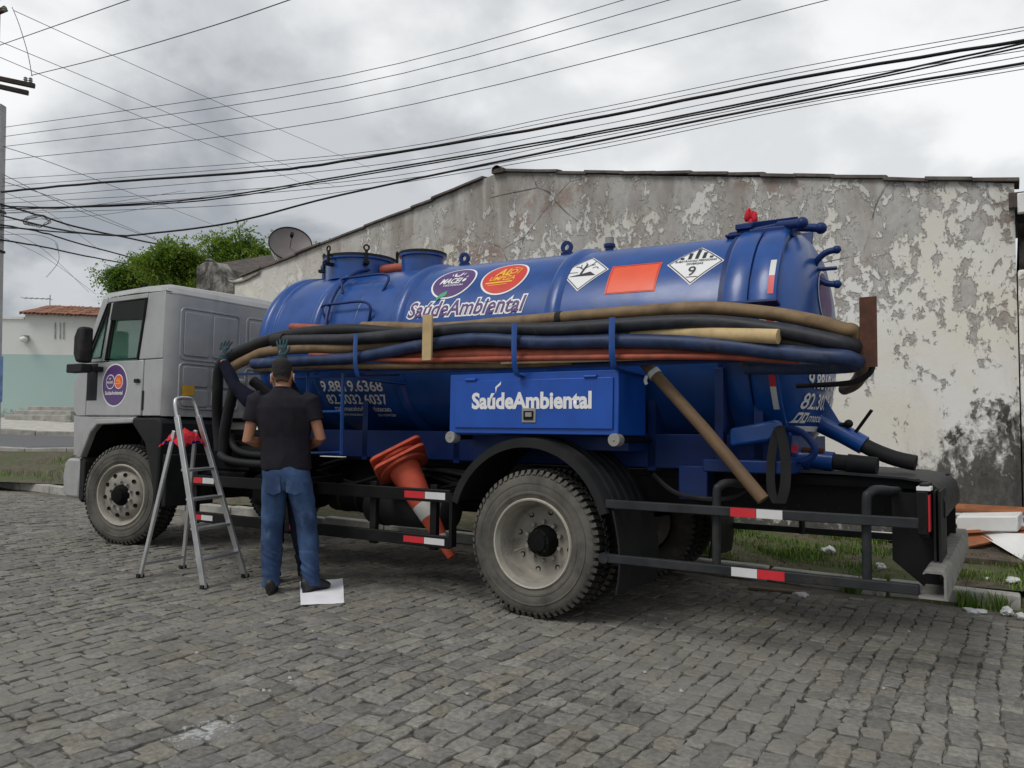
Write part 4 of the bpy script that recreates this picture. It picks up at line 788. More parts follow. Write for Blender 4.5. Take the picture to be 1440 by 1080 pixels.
for s_ in (1, -1):
    mb = MB(); mb.tube(spl([hub_, hub_ + Vector((.03, -.02, .055 * s_)), hub_ + Vector((.09, -.03, .105 * s_)), hub_ + Vector((.155, -.03, .12 * s_))], 5), .022, 10); mb.sph(hub_ + Vector((.165, -.03, .12 * s_)), .030, 10); prt(mb, 'handwheel_arm', 'bluedark', rear)
# dome badge and phone number on the rear door
def dome_pt(y, z, l):
    rr = math.hypot(y - YC, z - tzc(-1.1)); rr = min(rr, .79); lo, hi = -1.45, -1.088
    for _ in range(30):
        md = (lo + hi) / 2
        if prof_r(md) > rr: lo = md
        else: hi = md
    return Vector((lo + l, y, z))
fr_ = lambda s, t, l: dome_pt(5.50 + s - .10 * max(0, -t), 1.58 + t, l + .004)
decal('lettering', [move2d(text2d('9.8819.6368', .150, .002, 0, 1, .95), 0, 0), move2d(text2d('82.3032.6037', .150, .002, 0, 1, .95), 0, -.14), move2d(text2d('maceiodedetizacao', .085, .001, 0, 1, .78), .17, -.225), frame2d([(.02, -.235), (.08, -.235), (.08, -.165), (.02, -.165)], .5), frame2d([(.09, -.235), (.15, -.235), (.15, -.165), (.09, -.165)], .5), poly2d([(.03, -.29), (.9, -.29), (.9, -.255), (.03, -.255)])], fr_, M['decalwhite'], rear, .003, .03)
fb = lambda s, t, l: dome_pt(YC - .08 + s, 2.22 + t, l + .004)
decal('badge_border', [ell2d(0, 0, .20, .20)], fb, M['decalwhite'], rear, .002, .04); decal('badge', [ell2d(0, 0, .186, .186)], fb, M['decalpurple'], rear, .005, .04)
# decals on the flank
def on_tank(x0, phi0, r_=TR): return lambda s, t, l: tp(x0 + s, R(phi0) + t / r_, r_ + l)
f = on_tank(-3.968, 43.0)
decal('badge_border', [ell2d(0, 0, .217, .205)], f, M['decalwhite'], tank, .003); decal('badge', [ell2d(0, 0, .200, .188)], f, M['decalpurple'], tank, .005)
decal('lettering', [move2d(text2d('MACEIÓ', .10, .003, .25, 1, .27), -.135, -.03), move2d(text2d('DEDETIZADORA', .03, .0005, .1, 1, .20), -.08, -.065), stroke2d([(-.03, .115), (-.02, .07), (.03, .07), (.045, .12)], .018), stroke2d([(-.06, .105), (-.045, .075)], .008), stroke2d([(.075, .115), (.065, .08)], .008)], f, M['decalwhite'], tank, .007)
f = on_tank(-3.462, 43.0)
decal('badge_border', [ell2d(0, 0, .217, .205)], f, M['decalwhite'], tank, .003); decal('badge', [ell2d(0, 0, .200, .188)], f, M['decalred'], tank, .005)
decal('lettering', [move2d(text2d('AL', .13, .004, .25, 1, .15), -.10, .02), move2d(text2d('LIMPEZA', .075, .0015, .2, 1, .24), -.13, -.045), stroke2d([(-.15, -.075), (.10, -.065)], .016), stroke2d([(-.12, -.10), (.06, -.093)], .007), stroke2d([(.11, .02), (.13, .10), (.05, .125)], .008), stroke2d([(.065 + .03 * math.cos(a), .065 + .03 * math.sin(a)) for a in lin(0, 6.28, 12)], .012)], f, M['decalyellow'], tank, .007)
f = on_tank(-4.33, 16.2)
tx = text2d('SaúdeAmbiental', .20, .017, .18, 1.0, None); kx = 1.17 / max(p[0] for p in tx[0]); sq = lambda m_: ([(x * kx, y) for x, y in m_[0]], m_[1])
decal('lettering_outline', [sq(tx)], f, M['decalwhite'], tank, .003); tx2 = text2d('SaúdeAmbiental', .20, .003, .18, 1.0); k2 = 1.15 / max(p[0] for p in tx2[0])
decal('lettering', [([(x * k2 + .01, y) for x, y in tx2[0]], tx2[1])], f, M['decalpurple'], tank, .0055)
decal('leaf_mark', [poly2d([(.27, .135), (.30, .17), (.355, .19), (.36, .215), (.355, .245), (.30, .215), (.272, .18)])], f, M['decalgreen'], tank, .008)
# hazard placards
def diamond(h): return [(0, -h), (h, 0), (0, h), (-h, 0)]
f = on_tank(-2.735, 41.3); h = .205
decal('placard', [poly2d(diamond(h))], f, M['decalwhite'], tank, .003, .04)
twig = [stroke2d([(-.02, -.03), (-.01, .02), (.0, .09)], .018), stroke2d([(-.01, .02), (-.06, .06), (-.09, .065)], .009), stroke2d([(0, .04), (.05, .09), (.06, .12)], .009), stroke2d([(-.04, .045), (-.05, .09)], .007), stroke2d([(0, .07), (-.02, .12)], .007), stroke2d([(.03, .07), (.07, .075)], .007), poly2d([(-.12, -.055), (.0, -.028), (.055, -.01), (.11, -.055)]), stroke2d([(.06, .03), (.075, .045), (.10, .04), (.11, .02)], .007), stroke2d([(-.13, -.01), (-.05, -.01)], .006)]
decal('placard_mark', [frame2d(diamond(h - .012), .05)] + twig, f, M['decalblack'], tank, .0055, .04)
f = on_tank(-2.31, 33.2); rc = [(-.195, -.14), (.195, -.14), (.195, .14), (-.195, .14)]
decal('placard', [poly2d(rc)], f, M['decalorange'], tank, .003, .04); decal('placard_border', [frame2d([(x * .965, y * .955) for x, y in rc], .045)], f, M['decalred'], tank, .0055, .04)
f = on_tank(-1.862, 40.2); h = .208
decal('placard', [poly2d(diamond(h))], f, M['decalwhite'], tank, .003, .04)
bars = [poly2d([(x - .013, .045), (x + .013, .045), (x + .013, .045 + (h - .03 - abs(x) - .05)), (x - .013, .045 + (h - .03 - abs(x) - .05))]) for x in (-.105, -.052, 0, .052, .105)]
decal('placard_mark', [frame2d(diamond(h - .012), .05), move2d(text2d('SUBSTÂNCIAS PERIGOSAS', .030, .0006, 0, 1, .30), -.15, .012), move2d(text2d('DIVERSAS', .030, .0006, 0, 1, .12), -.06, -.020), move2d(text2d('9', .125, .001, 0, 1, None), -.035, -.125), stroke2d([(-.04, -.138), (.04, -.138)], .006)] + bars, f, M['decalblack'], tank, .0055, .04)
# phone number on the lower flank
f = on_tank(-5.36, -33)
decal('lettering', [move2d(text2d('9.8819.6368', .145, .0025, 0, 1, .735), 0, .035), move2d(text2d('82.3032.6037', .145, .0025, 0, 1, .715), .02, -.10), move2d(text2d('maceiodedetizacao', .085, .0015, 0, 1, .56), .16, -.185), move2d(text2d('www.maceiodedetizacao.com.br', .06, .001, 0, 1, .68), .06, -.25), frame2d([(.055, -.19), (.10, -.19), (.10, -.14), (.055, -.14)], .5), frame2d([(.108, -.19), (.15, -.19), (.15, -.14), (.108, -.14)], .5)], f, M['decalwhite'], tank, .004)
# ---- tank top fittings
def manhole(x, r_, h, nlug):
    z0 = tzc(x) + TR - .06; c_ = Vector((x, YC, z0)); mb = MB(); mb.lathe(c_, (0, 0, 1), [(0, r_), (h, r_), (h + .002, r_ + .025), (h + .022, r_ + .027), (h + .024, r_ - .01)], 36); mh = prt(mb, 'manhole', 'blue')
    mb = MB(); mb.lathe(c_, (0, 0, 1), [(h + .023, r_ + .03), (h + .045, r_ + .03), (h + .055, r_ * .9), (h + .06, .001)], 36); prt(mb, 'manhole_lid', 'charcoal', mh)
    for i in range(nlug):
        a = 2 * math.pi * (i + .35) / nlug; d = Vector((math.cos(a), math.sin(a), 0)); q = c_ + d * (r_ + .05) + Vector((0, 0, h)); s_ = d.cross(Vector((0, 0, 1)))
        mb = MB(); mb.cyl(q + Vector((0, 0, -.07)), q + Vector((0, 0, .07)), .014, 8); mb.obox(q + Vector((0, 0, -.06)), d * .05, s_ * .025, (0, 0, .014)); mb.tube([q + Vector((0, 0, .09)) + (s_ * math.cos(b) + Vector((0, 0, 1)) * math.sin(b)) * .026 for b in lin(0, 5.5, 12)], .009, 6, closed=True); prt(mb, 'lid_clamp', 'black', mh)
manhole(-5.56, .34, .20, 6); manhole(-4.76, .20, .19, 0)
mb = MB(); mb.cyl((-5.22, YC - .05, 2.83), (-4.93, YC - .05, 2.83), .05, 14); prt(mb, 'vacuum_pipe', 'hosered')
for x in (-4.27, -3.20):
    z0 = tzc(x) + TR; mb = MB(); pl = [(x - .05, YC, z0 - .02), (x + .05, YC, z0 - .02), (x + .05, YC, z0 + .09)] + [(x + .05 * math.cos(a), YC, z0 + .09 + .05 * math.sin(a)) for a in lin(.3, 2.84, 7)] + [(x - .05, YC, z0 + .09)]
    out_ = pl; hole = [(x + .024 * math.cos(a), YC, z0 + .088 + .024 * math.sin(a)) for a in lin(0, 6.283 * 11 / 12, 12)]
    mb.lathe((x, YC - .012, z0 + .088), (0, 1, 0), [(0, .025), (0, .055), (.024, .055), (.024, .025), (0, .025)], 20); mb.box((x - .052, YC - .012, z0 - .03), (x + .052, YC + .012, z0 + .045)); prt(mb, 'lifting_eye', 'bluedark')
x = -2.80; z0 = tzc(x) + TR - .01; mb = MB(); mb.cyl((x, YC, z0), (x, YC, z0 + .06), .035, 14); mb.cyl((x, YC, z0 + .06), (x, YC, z0 + .085), .048, 14); vl = prt(mb, 'relief_valve', 'bluedark'); mb = MB(); mb.cyl((x, YC, z0 + .085), (x, YC, z0 + .14), .038, 14); prt(mb, 'valve_cap', 'grey', vl)
x = -6.0; z0 = tzc(x) + TR - .02; mb = MB(); mb.cyl((x, YC - .05, z0), (x, YC - .05, z0 + .17), .03, 12); mb.cyl((x - .02, YC - .05, z0 + .15), (x + .05, YC - .05, z0 + .15), .045, 12); mb.cyl((x, YC + .1, z0), (x, YC + .1, z0 + .10), .035, 12); mb.sph((x - .25, YC + .1, z0 - .01), .11, 14, (1.1, 1, .8)); prt(mb, 'vent_valve', 'blue')
# grab handles over the shoulder of the tank
for (xa, xc, ph) in ((-5.28, -4.70, 50), (-5.30, -4.72, 25)):
    mb = MB(); r1 = TR + .07; mb.tube(spl([tp(xa + .06, R(ph - 9), TR), tp(xa + .03, R(ph - 4), TR + .05), tp(xa, R(ph + 1), r1), tp(xa + .2, R(ph + 2), r1), tp(xc - .1, R(ph + 2), r1), tp(xc, R(ph - 2), r1 - .02), tp(xc - .03, R(ph - 10), TR)], 4), .012, 8); prt(mb, 'grab_handle', 'bluedark')
mb = MB(); mb.tube([tp(-5.18 - .10 * math.sin(R(a_) * 1.2), R(a_), TR + .05) for a_ in lin(5, 78, 14)], .016, 8); prt(mb, 'conduit', 'bluedark')
# ---- cradle under the tank
for y in (5.34, 6.58):
    mb = MB(); mb.box((-6.05, y, 1.02), (-1.25, y + .04, 1.26)); prt(mb, 'subframe', 'bluedark', bevel=.006)
for x in (-5.9, -4.9, -3.9, -2.2, -1.45):
    mb = MB(); mb.prism([(x, YC - .63, 1.0), (x, YC + .63, 1.0), (x, YC + .63, 1.52), (x, YC + .5, 1.40), (x, YC + .25, 1.26), (x, YC - .25, 1.26), (x, YC - .5, 1.40), (x, YC - .63, 1.52)], (.06, 0, 0)); prt(mb, 'saddle', 'bluedark')
mb = MB(); mb.box((-1.92, 5.20, .82), (-1.72, 5.36, 1.05)); mb.box((-1.70, 5.05, 1.02), (-1.15, 5.36, 1.10)); prt(mb, 'bracket', 'bluedark', bevel=.008)
mb = MB(); mb.box((-1.66, 5.16, 1.05), (-1.60, 5.24, 1.70)); prt(mb, 'bracket', 'bluedark', bevel=.006)
mb = MB(); mb.box((-6.05, 5.50, .955), (-1.20, 5.62, 1.0)); mb.box((-6.05, 6.36, .955), (-1.20, 6.48, 1.0)); prt(mb, 'packer', 'black')
# lower skirt of the rear clamp
mb = MB(); mb.prism([(-1.55, 5.12, 1.30), (-1.25, 5.12, 1.36), (-1.23, 5.12, 1.27), (-1.30, 5.12, 1.22), (-1.55, 5.12, 1.18)], (0, .14, 0)); prt(mb, 'clamp_skirt', 'blue', bevel=.02)
# ---- toolbox
bx = prt(MB().box((-3.52, 4.76, 1.245), (-2.165, 5.22, 1.675)), 'toolbox', 'bluebright', bevel=.006)
dr_ = prt(MB().box((-3.465, 4.745, 1.285), (-2.20, 4.759, 1.625)), 'toolbox_door', 'bluebright', bx, bevel=.004)
for x in (-3.32, -2.36): prt(MB().cyl((x - .045, 4.742, 1.632), (x + .045, 4.742, 1.632), .012, 10), 'hinge', 'bluebright', bx)
mb = MB(); mb.box((-2.885, 4.738, 1.325), (-2.775, 4.744, 1.425)); prt(mb, 'latch_plate', 'grey', bx, bevel=.004); mb = MB(); mb.box((-2.868, 4.731, 1.345), (-2.792, 4.737, 1.405)); prt(mb, 'latch_recess', 'black', bx); mb = MB(); mb.box((-2.85, 4.726, 1.365), (-2.80, 4.731, 1.395)); prt(mb, 'latch_handle', 'grey', bx)
f = on_side(-3.31, 1.425, 4.745); tx = text2d('SaúdeAmbiental', .155, .006, 0, 1, .96)
decal('lettering', [tx, poly2d([(.205, .105), (.215, .145), (.245, .165), (.25, .19), (.225, .17), (.20, .15)])], f, M['decalwhite'], bx, .003, .2)
for (x, y, z) in ((-3.50, 4.80, 1.215), (-2.18, 4.78, 1.215)):
    mb = MB(); mb.cyl((x, y - .06, z), (x, y + .02, z), .042, 20); mb.cyl((x, y - .065, z), (x, y - .06, z), .008, 8); prt(mb, 'roller', 'grey', bevel=.004); mb = MB(); mb.cyl((x, y + .02, z), (x, 5.4, z), .018, 8); prt(mb, 'roller_bar', 'black')
mb = MB(); mb.box((-3.5, 5.0, 1.14), (-2.2, 5.35, 1.235)); prt(mb, 'toolbox_support', 'bluedark')
# ---- rear mudguards and flaps
for sg, y0 in ((1, 4.72), (-1, 7.22)):
    def fy(a): return y0 + sg * a
    cx, cz, rr = -2.845, .565, .645; mb = MB()
    arc = [(R(a), rr - .0 + .03 * math.sin(R(2 * a - 90)) * 0) for a in lin(163, 16, 22)]
    vs = []; 
    for a, r_ in arc:
        for (dy, dr) in ((.0, -.055), (.0, .0), (.03, .012), (.64, .012), (.64, -.004), (.03, -.006), (.016, -.055)): vs.append((cx + (r_ + dr) * math.cos(a), fy(dy), cz + (r_ + dr) * math.sin(a)))
    mb.add(vs, [[i * 7 + j, i * 7 + (j + 1) % 7, (i + 1) * 7 + (j + 1) % 7, (i + 1) * 7 + j] for i in range(21) for j in range(7)] + [list(range(7)), [21 * 7 + j for j in range(7)]]); mg = prt(mb, 'mudguard', 'charcoal', ang=40)
    for k in range(5):
        mb = MB(); dy = .12 + .11 * k; mb.tube([(cx + (rr + .012) * math.cos(a), fy(dy), cz + (rr + .012) * math.sin(a)) for a, r_ in arc[9:]], .012, 6); prt(mb, 'rib', 'charcoal', mg)
    mb = MB(); xe, ze = cx + rr * math.cos(R(16)), cz + rr * math.sin(R(16))
    cols_ = lin(.0, .64, 7); rows_ = lin(0, 1, 8); vs = [(xe + .03 + .05 * math.sin(t * 2.6) + .012 * math.sin(c_ * 14), fy(c_ + .01), ze + .02 - t * .53) for t in rows_ for c_ in cols_]
    mb.add(vs + [(a + .012, b, c_) for a, b, c_ in vs], [[i * 7 + j, i * 7 + j + 1, (i + 1) * 7 + j + 1, (i + 1) * 7 + j] for i in range(7) for j in range(6)] + [[56 + i * 7 + j, 56 + i * 7 + j + 1, 56 + (i + 1) * 7 + j + 1, 56 + (i + 1) * 7 + j] for i in range(7) for j in range(6)] + [[i * 7, (i + 1) * 7, 56 + (i + 1) * 7, 56 + i * 7] for i in range(7)] + [[i * 7 + 6, (i + 1) * 7 + 6, 62 + (i + 1) * 7, 62 + i * 7] for i in range(7)] + [[49 + j, 50 + j, 106 + j, 105 + j] for j in range(6)]); prt(mb, 'mud_flap', 'charcoal', ang=60)
# ---- side guards
def tape(x0, x1, z0, z1, y, mt): return prt(MB().box((x0, y - .002, z0), (x1, y - .0005, z1)), 'reflective_tape', mt, gd)
gd = part_empty('side_guard', truck)
for z0, z1 in ((.735, .83), (.405, .495)): prt(MB().box((-6.46, 4.725, z0), (-3.48, 4.765, z1)), 'guard_rail', 'black', gd, bevel=.006)
for x in (-6.42, -5.2, -4.25, -3.66): prt(MB().box((x - .03, 4.766, .38), (x + .03, 4.81, .86)), 'guard_post', 'black', gd, bevel=.004)
for x in (-6.42, -5.2, -4.25): prt(MB().bar((x, 4.81, .80), (x, 5.52, .84), .05, .05), 'guard_strut', 'black', gd)
prt(MB().box((-3.478, 4.72, .42), (-3.452, 4.78, .81)), 'end_plate', 'black', gd)
for z0, z1 in ((.757, .808), (.427, .473)):
    tape(-3.90, -3.71, z0, z1, 4.725, 'redtape'); tape(-3.705, -3.52, z0, z1, 4.725, 'whitetape'); tape(-6.40, -6.26, z0, z1, 4.725, 'redtape'); tape(-6.255, -6.10, z0, z1, 4.725, 'whitetape'); tape(-5.12, -5.0, z0, z1, 4.725, 'redtape'); tape(-4.995, -4.88, z0, z1, 4.725, 'whitetape')
for sg, yb in ((1, 4.75), (-1, 7.17)):
    gd = part_empty('rear_side_guard', truck)
    for z in (.803, .456): prt(MB().box((-2.24, yb - .025, z - .027), (-.43, yb + .025, z + .027)), 'guard_rail', 'rail', gd, bevel=.005)
    for x in (-1.53, -.69):
        i_ = sg; mb = MB(); mb.tube(spl([(x, yb + .045 * i_, .43), (x, yb + .045 * i_, .88), (x + .015, yb + .06 * i_, .945), (x + .05, yb + .12 * i_, .965), (x + .10, yb + .30 * i_, .95), (x + .10, yb + .76 * i_, .93)], 4), .026, 10); prt(mb, 'guard_post', 'rail', gd)
    prt(MB().cyl((-2.25, yb + .03, .456), (-2.25, yb - .03, .456), .035, 14), 'guard_bolt', 'rail', gd)
    if sg == 1:
        tape(-1.425, -1.275, .777, .829, 4.725, 'redtape'); tape(-1.272, -1.125, .777, .829, 4.725, 'whitetape'); tape(-1.42, -1.27, .430, .482, 4.725, 'whitetape'); tape(-1.267, -1.115, .430, .482, 4.725, 'redtape')
# ---- tail
prt(ext([(-.43, .42), (-.295, .42), (-.295, .425), (-.30, .425), (-.30, .545), (-.315, .565), (-.395, .565), (-.41, .55), (-.405, .545), (-.395, .553), (-.32, .553), (-.312, .54), (-.312, .432), (-.43, .432)], 4.70, 7.10), 'rear_bumper', 'galv')
for y in (5.12, 6.70):
    mb = MB(); mb.box((-.60, y, .55), (-.36, y + .012, .94)); mb.prism([(-.60, y, .55), (-.36, y, .55), (-.36, y, .40), (-.42, y, .40)], (0, .012, 0)); prt(mb, 'bumper_bracket', 'black')
    mb = MB(); mb.box((-.445, y - .12, .70), (-.40, y + .12, 1.0)); prt(mb, 'tail_plate', 'black', bevel=.004)
mb = MB(); mb.box((-.455, 4.95, .965), (-.385, 5.10, .985)); prt(mb, 'lamp_bracket', 'white'); mb = MB(); mb.box((-.46, 4.95, .72), (-.40, 5.10, .962)); tl = prt(mb, 'tail_lamp', 'black', bevel=.008); prt(MB().box((-.399, 4.96, .74), (-.392, 5.09, .94)), 'lens', 'redtape', tl)
for x in (-.375, -.35): prt(MB().box((x - .006, 5.05, .50), (x + .006, 5.5, .96)), 'tail_panel', 'charcoal')
prt(MB().box((-.52, 5.53, .70), (-.455, 6.48, .95)), 'rear_cross_member', 'black')
mb = MB(); prof = [(-1.42, 1.045), (-.9, 1.035), (-.55, 1.02), (-.42, 1.0), (-.355, .95), (-.335, .88), (-.335, .80)]
vs = [(x, y, z) for x, z in prof for y in lin(5.28, 6.75, 5)] + [(x - .006, y, z - .012) for x, z in prof for y in lin(5.28, 6.75, 5)]
mb.add(vs, [[i * 5 + j, i * 5 + j + 1, (i + 1) * 5 + j + 1, (i + 1) * 5 + j] for i in range(6) for j in range(4)] + [[35 + i * 5 + j, 35 + i * 5 + j + 1, 35 + (i + 1) * 5 + j + 1, 35 + (i + 1) * 5 + j] for i in range(6) for j in range(4)] + [[i * 5, (i + 1) * 5, 35 + (i + 1) * 5, 35 + i * 5] for i in range(6)] + [[i * 5 + 4, (i + 1) * 5 + 4, 39 + (i + 1) * 5, 39 + i * 5] for i in range(6)]); prt(mb, 'deck_plate', 'rail', ang=40)
prt(MB().box((-1.42, 5.31, .952), (-.47, 5.33, 1.012)), 'deck_gap_fill', 'chassis'); prt(MB().box((-1.42, 6.70, .90), (-.47, 6.72, 1.0)), 'deck_gap_fill', 'chassis')  # dark strips added so the bright gap below the deck reads as shade
# outlet pipes
mb = MB(); mb.tube([(-1.32, 5.52, 1.13), (-1.15, 5.50, 1.11), (-.98, 5.49, 1.095)], [.058, .062, .062], 18); mb.cyl((-1.16, 5.50, 1.11), (-1.12, 5.50, 1.108), .078, 18); ot = prt(mb, 'outlet_pipe', 'blue'); mb = MB(); mb.tube([(-.98, 5.49, 1.095), (-.90, 5.49, 1.088), (-.895, 5.49, 1.088), (-.72, 5.48, 1.075)], [.052, .052, .060, .056], 18); prt(mb, 'coupling', 'charcoal', ot)
mb = MB(); mb.tube([(-1.20, 5.95, 1.38), (-1.0, 5.93, 1.28), (-.86, 5.92, 1.20)], [.07, .068, .066], 18); mb.prism([(-1.14, 5.9, 1.30), (-1.12, 5.9, 1.55), (-.98, 5.9, 1.30)], (0, .02, 0)); ot = prt(mb, 'outlet_pipe', 'blue'); mb = MB(); mb.tube(spl([(-.87, 5.92, 1.205), (-.78, 5.91, 1.16), (-.66, 5.90, 1.115), (-.54, 5.89, 1.09)], 4), .052, 16); prt(mb, 'rubber_spout', 'charcoal', ot)
mb = MB(); mb.cyl((-.93, 5.9, 1.26), (-.80, 5.86, 1.44), .012, 8); prt(mb, 'valve_lever', 'black', ot); mb = MB(); mb.cyl((-1.03, 5.9, 1.33), (-.96, 5.88, 1.345), .016, 8); mb.sph((-.95, 5.88, 1.347), .03, 10); prt(mb, 'valve_knob', 'black', ot)
mb = MB(); mb.tube(spl([(-1.35, 5.3, 1.22), (-1.25, 5.25, 1.30), (-1.12, 5.22, 1.28), (-1.04, 5.22, 1.17), (-1.12, 5.24, 1.10), (-1.26, 5.28, 1.12)], 5), .022, 8); prt(mb, 'drain_hose', 'bluedark')
mb = MB(); mb.cyl((-1.14, 5.3, 1.17), (-1.0, 5.28, 1.165), .018, 8); prt(mb, 'drain_cock', 'rust'); mb = MB(); mb.box((-1.20, 5.29, 1.15), (-1.16, 5.30, 1.20)); prt(mb, 'reflective_tape', 'redtape')
mb = MB(); mb.box((-1.30, 5.40, 1.0), (-1.22, 6.5, 1.26)); prt(mb, 'rear_saddle', 'bluedark')
# ---- hose rack
for u, v0, v1 in ((494, 470, 524), (718, 455, 519), (856, 447, 508)):
    p, q = at(u, v0, 4.645), at(u, v1, 4.645); mb = MB(); mb.tube(spl([(p.x, 4.645, p.z), (p.x, 4.64, (p.z + q.z) / 2), (q.x, 4.66, q.z), (q.x, 4.75, q.z - .05), (q.x, 5.25, q.z - .06)], 4), [(.022, .010)] * 17, 8, ell=(0, 1, 0)); prt(mb, 'hose_bracket', 'blue')
mb = MB(); mb.box((-5.9, 4.78, 1.735), (-4.35, 4.81, 1.755)); mb.box((-5.9, 5.12, 1.72), (-4.35, 5.18, 1.745)); prt(mb, 'rack_rail', 'bluedark')
mb = MB(); mb.box((-4.4, 4.80, 1.70), (-1.0, 4.83, 1.735)); prt(mb, 'rack_rail', 'bluedark')
for u in (428, 477): p, q = at(u, 524, 4.86), at(u, 640, 4.86); prt(MB().cyl(p, q, .016, 8), 'side_ladder_rail', 'blue')
for v in (580, 638): p, q = at(400, v, 4.86), at(478, v - 1, 4.86); prt(MB().cyl(p, q, .012, 8), 'side_ladder_rung', 'blue')
p0 = at(1226, 418, 4.86); p1 = at(1226, 517, 4.86)
PX = 0; mb = MB(); mb.prism([(p0.x - .065, 4.80, p0.z), (p0.x + .025, 4.80, p0.z), (p0.x + .025, 4.808, p0.z), (p0.x - .057, 4.808, p0.z), (p0.x - .057, 4.90, p0.z), (p0.x - .065, 4.90, p0.z)], (0, 0, p1.z - p0.z)); prt(mb, 'rack_end_post', 'rust')
mb = MB(); mb.tube(spl([(p1.x, 4.87, p1.z + .02), (p1.x - .02, 4.87, p1.z - .03), (p1.x - .09, 4.9, p1.z - .07), (p1.x - .22, 5.0, p1.z - .08), (-1.15, 5.25, p1.z - .07)], 5), .016, 8); prt(mb, 'rack_end_arm', 'charcoal')
# ================================================================== HOSES AND LOAD ON THE RACK
def hose(name, pts, r_, mat, label, group='hoses on the side rack', k=7, cat='hose', n=12):
    path = spl(pts, k); mb = MB(); mb.tube(path, r_, n)
    o = mb.build(name, M[mat], None, 0, 60, tilt=True); return setp(o, label, cat, group)
def hp(lst, Y): return [at(u, v, y if (y := (t[0] if t else Y)) else Y) for u, v, *t in lst]
def turn(p, dz, yin, r_=.09): return [Vector((p.x + .045, p.y + .03, p.z - .012)), Vector((p.x + .06, p.y + .12, p.z - .03 + dz * .3)), Vector((p.x - .01, yin, p.z - .045 + dz * .7)), Vector((p.x - .22, yin + .04, p.z - .05 + dz)), Vector((p.x - .6, yin + .03, p.z - .04 + dz))]
a_ = hp([(382, 479), (440, 478), (491, 477), (588, 468), (660, 462), (760, 463), (855, 458), (940, 453), (1010, 454), (1087, 464), (1150, 476), (1180, 483)], 4.735)
ha = hose('suction_hose', a_ + turn(a_[-1], .05, 4.92), .046, 'hoseslate', 'slate grey suction hose, upper one, its cut end by the worker\'s glove')
mb = MB(); mb.tube([a_[0] + Vector((-.03, 0, 0)), a_[0] + Vector((.10, 0, .0))], .056, 16); mb.tube([a_[0] + Vector((-.045, 0, 0)), a_[0] + Vector((-.03, 0, 0))], .046, 16); mb.xf(TM); mb.build('coupling', M['hoseblack'], ha)
b_ = hp([(350, 512), (420, 508), (491, 504), (545, 494), (588, 486), (661, 477), (760, 482), (889, 480), (997, 485), (1087, 495), (1150, 501), (1182, 503)], 4.715)
hose('suction_hose', b_ + turn(b_[-1], .02, 4.90), .046, 'hoseblue', 'scuffed blue suction hose running lowest at the rear post, under the slate grey one')
c_ = hp([(305, 512, 4.80), (340, 490, 4.78), (395, 472, 4.78), (470, 464, 4.80), (540, 466, 4.84), (640, 468, 4.86), (740, 470, 4.86)], 4.8)
hose('suction_hose', [Vector((-6.28, 4.92, 1.05)), Vector((-6.30, 4.90, 1.32)), Vector((-6.24, 4.84, 1.58))] + c_, .050, 'hoseblack', 'thick black hose arching down behind the ladder at the front of the rack')
d_ = hp([(318, 517, 4.83), (345, 504, 4.77), (369, 495, 4.74), (427, 490, 4.75), (486, 489, 4.77), (560, 484, 4.83), (650, 488, 4.86), (760, 489, 4.87)], 4.8)
hose('hose', d_, .045, 'hosetan', 'tan hose curving round the front of the rack beneath the black one')
e_ = hp([(505, 500, 4.83), (588, 500, 4.80), (661, 498, 4.78), (760, 498, 4.77), (851, 496, 4.77), (948, 494, 4.79), (1035, 499, 4.84)], 4.8)
hose('hose', e_, .045, 'hosered', 'red-brown hose along the bottom of the rack above the toolbox')
f_ = hp([(503, 459, 4.86), (545, 459, 4.85), (590, 461, 4.84), (640, 459, 4.83), (690, 454, 4.83), (740, 450, 4.83), (782, 446, 4.83), (896, 437, 4.83), (960, 433, 4.83), (1011, 433, 4.83), (1087, 441, 4.82), (1150, 453, 4.80), (1184, 463, 4.79)], 4.83)
hf = hose('hose', f_ + turn(f_[-1], -.24, 5.02)[:2] + [Vector((-.76, 5.25, 1.69)), Vector((-.88, 5.75, 1.62)), Vector((-1.02, 6.15, 1.60))], .042, 'hosetan', 'brown hose on top of the bundle bending down at the rusty post')
mb = MB(); q = at(782, 447, 4.83); mb.tube([q + Vector((-.02, 0, -.001)), q + Vector((.02, 0, .001))], .050, 14); mb.xf(TM); mb.build('tie', M['rubbermat'], hf)
g_ = hp([(403, 459, 4.93), (457, 462, 4.92), (515, 467, 4.90), (580, 472, 4.90)], 4.9)
hose('pipe', g_, .034, 'hosered', 'faded pink pipe sticking out at the top front of the bundle', cat='pipe')
h_ = hp([(352, 520, 4.74), (440, 515, 4.74), (520, 515, 4.76), (602, 514, 4.77), (720, 513, 4.79), (800, 508, 4.79)], 4.77)
hose('hose', h_, .026, 'hosetan', 'thin brown hose at the very bottom of the rack')
k_ = hp([(520, 474, 4.80), (640, 471, 4.79), (760, 473, 4.79), (900, 467, 4.79), (1040, 471, 4.79), (1140, 486, 4.78), (1176, 492, 4.78)], 4.79); hose('hose', k_ + turn(k_[-1], .0, 4.92), .030, 'hosegrey', 'thin dusty grey-brown hose squeezed between slate and blue hoses')
l_ = hp([(430, 499, 4.745), (560, 507, 4.73), (700, 505, 4.72), (850, 503, 4.72), (1000, 502, 4.74), (1120, 508, 4.76)], 4.73); hose('hose', l_, .020, 'hosered', 'thin dull red hose along the lower edge of the bundle')
i_ = hp([(700, 511, 4.73), (810, 508, 4.73), (958, 503, 4.735)], 4.73); hose('rod', i_, .010, 'wood', 'thin pale rod under the red-brown hose', 'sticks on the rack', cat='rod')
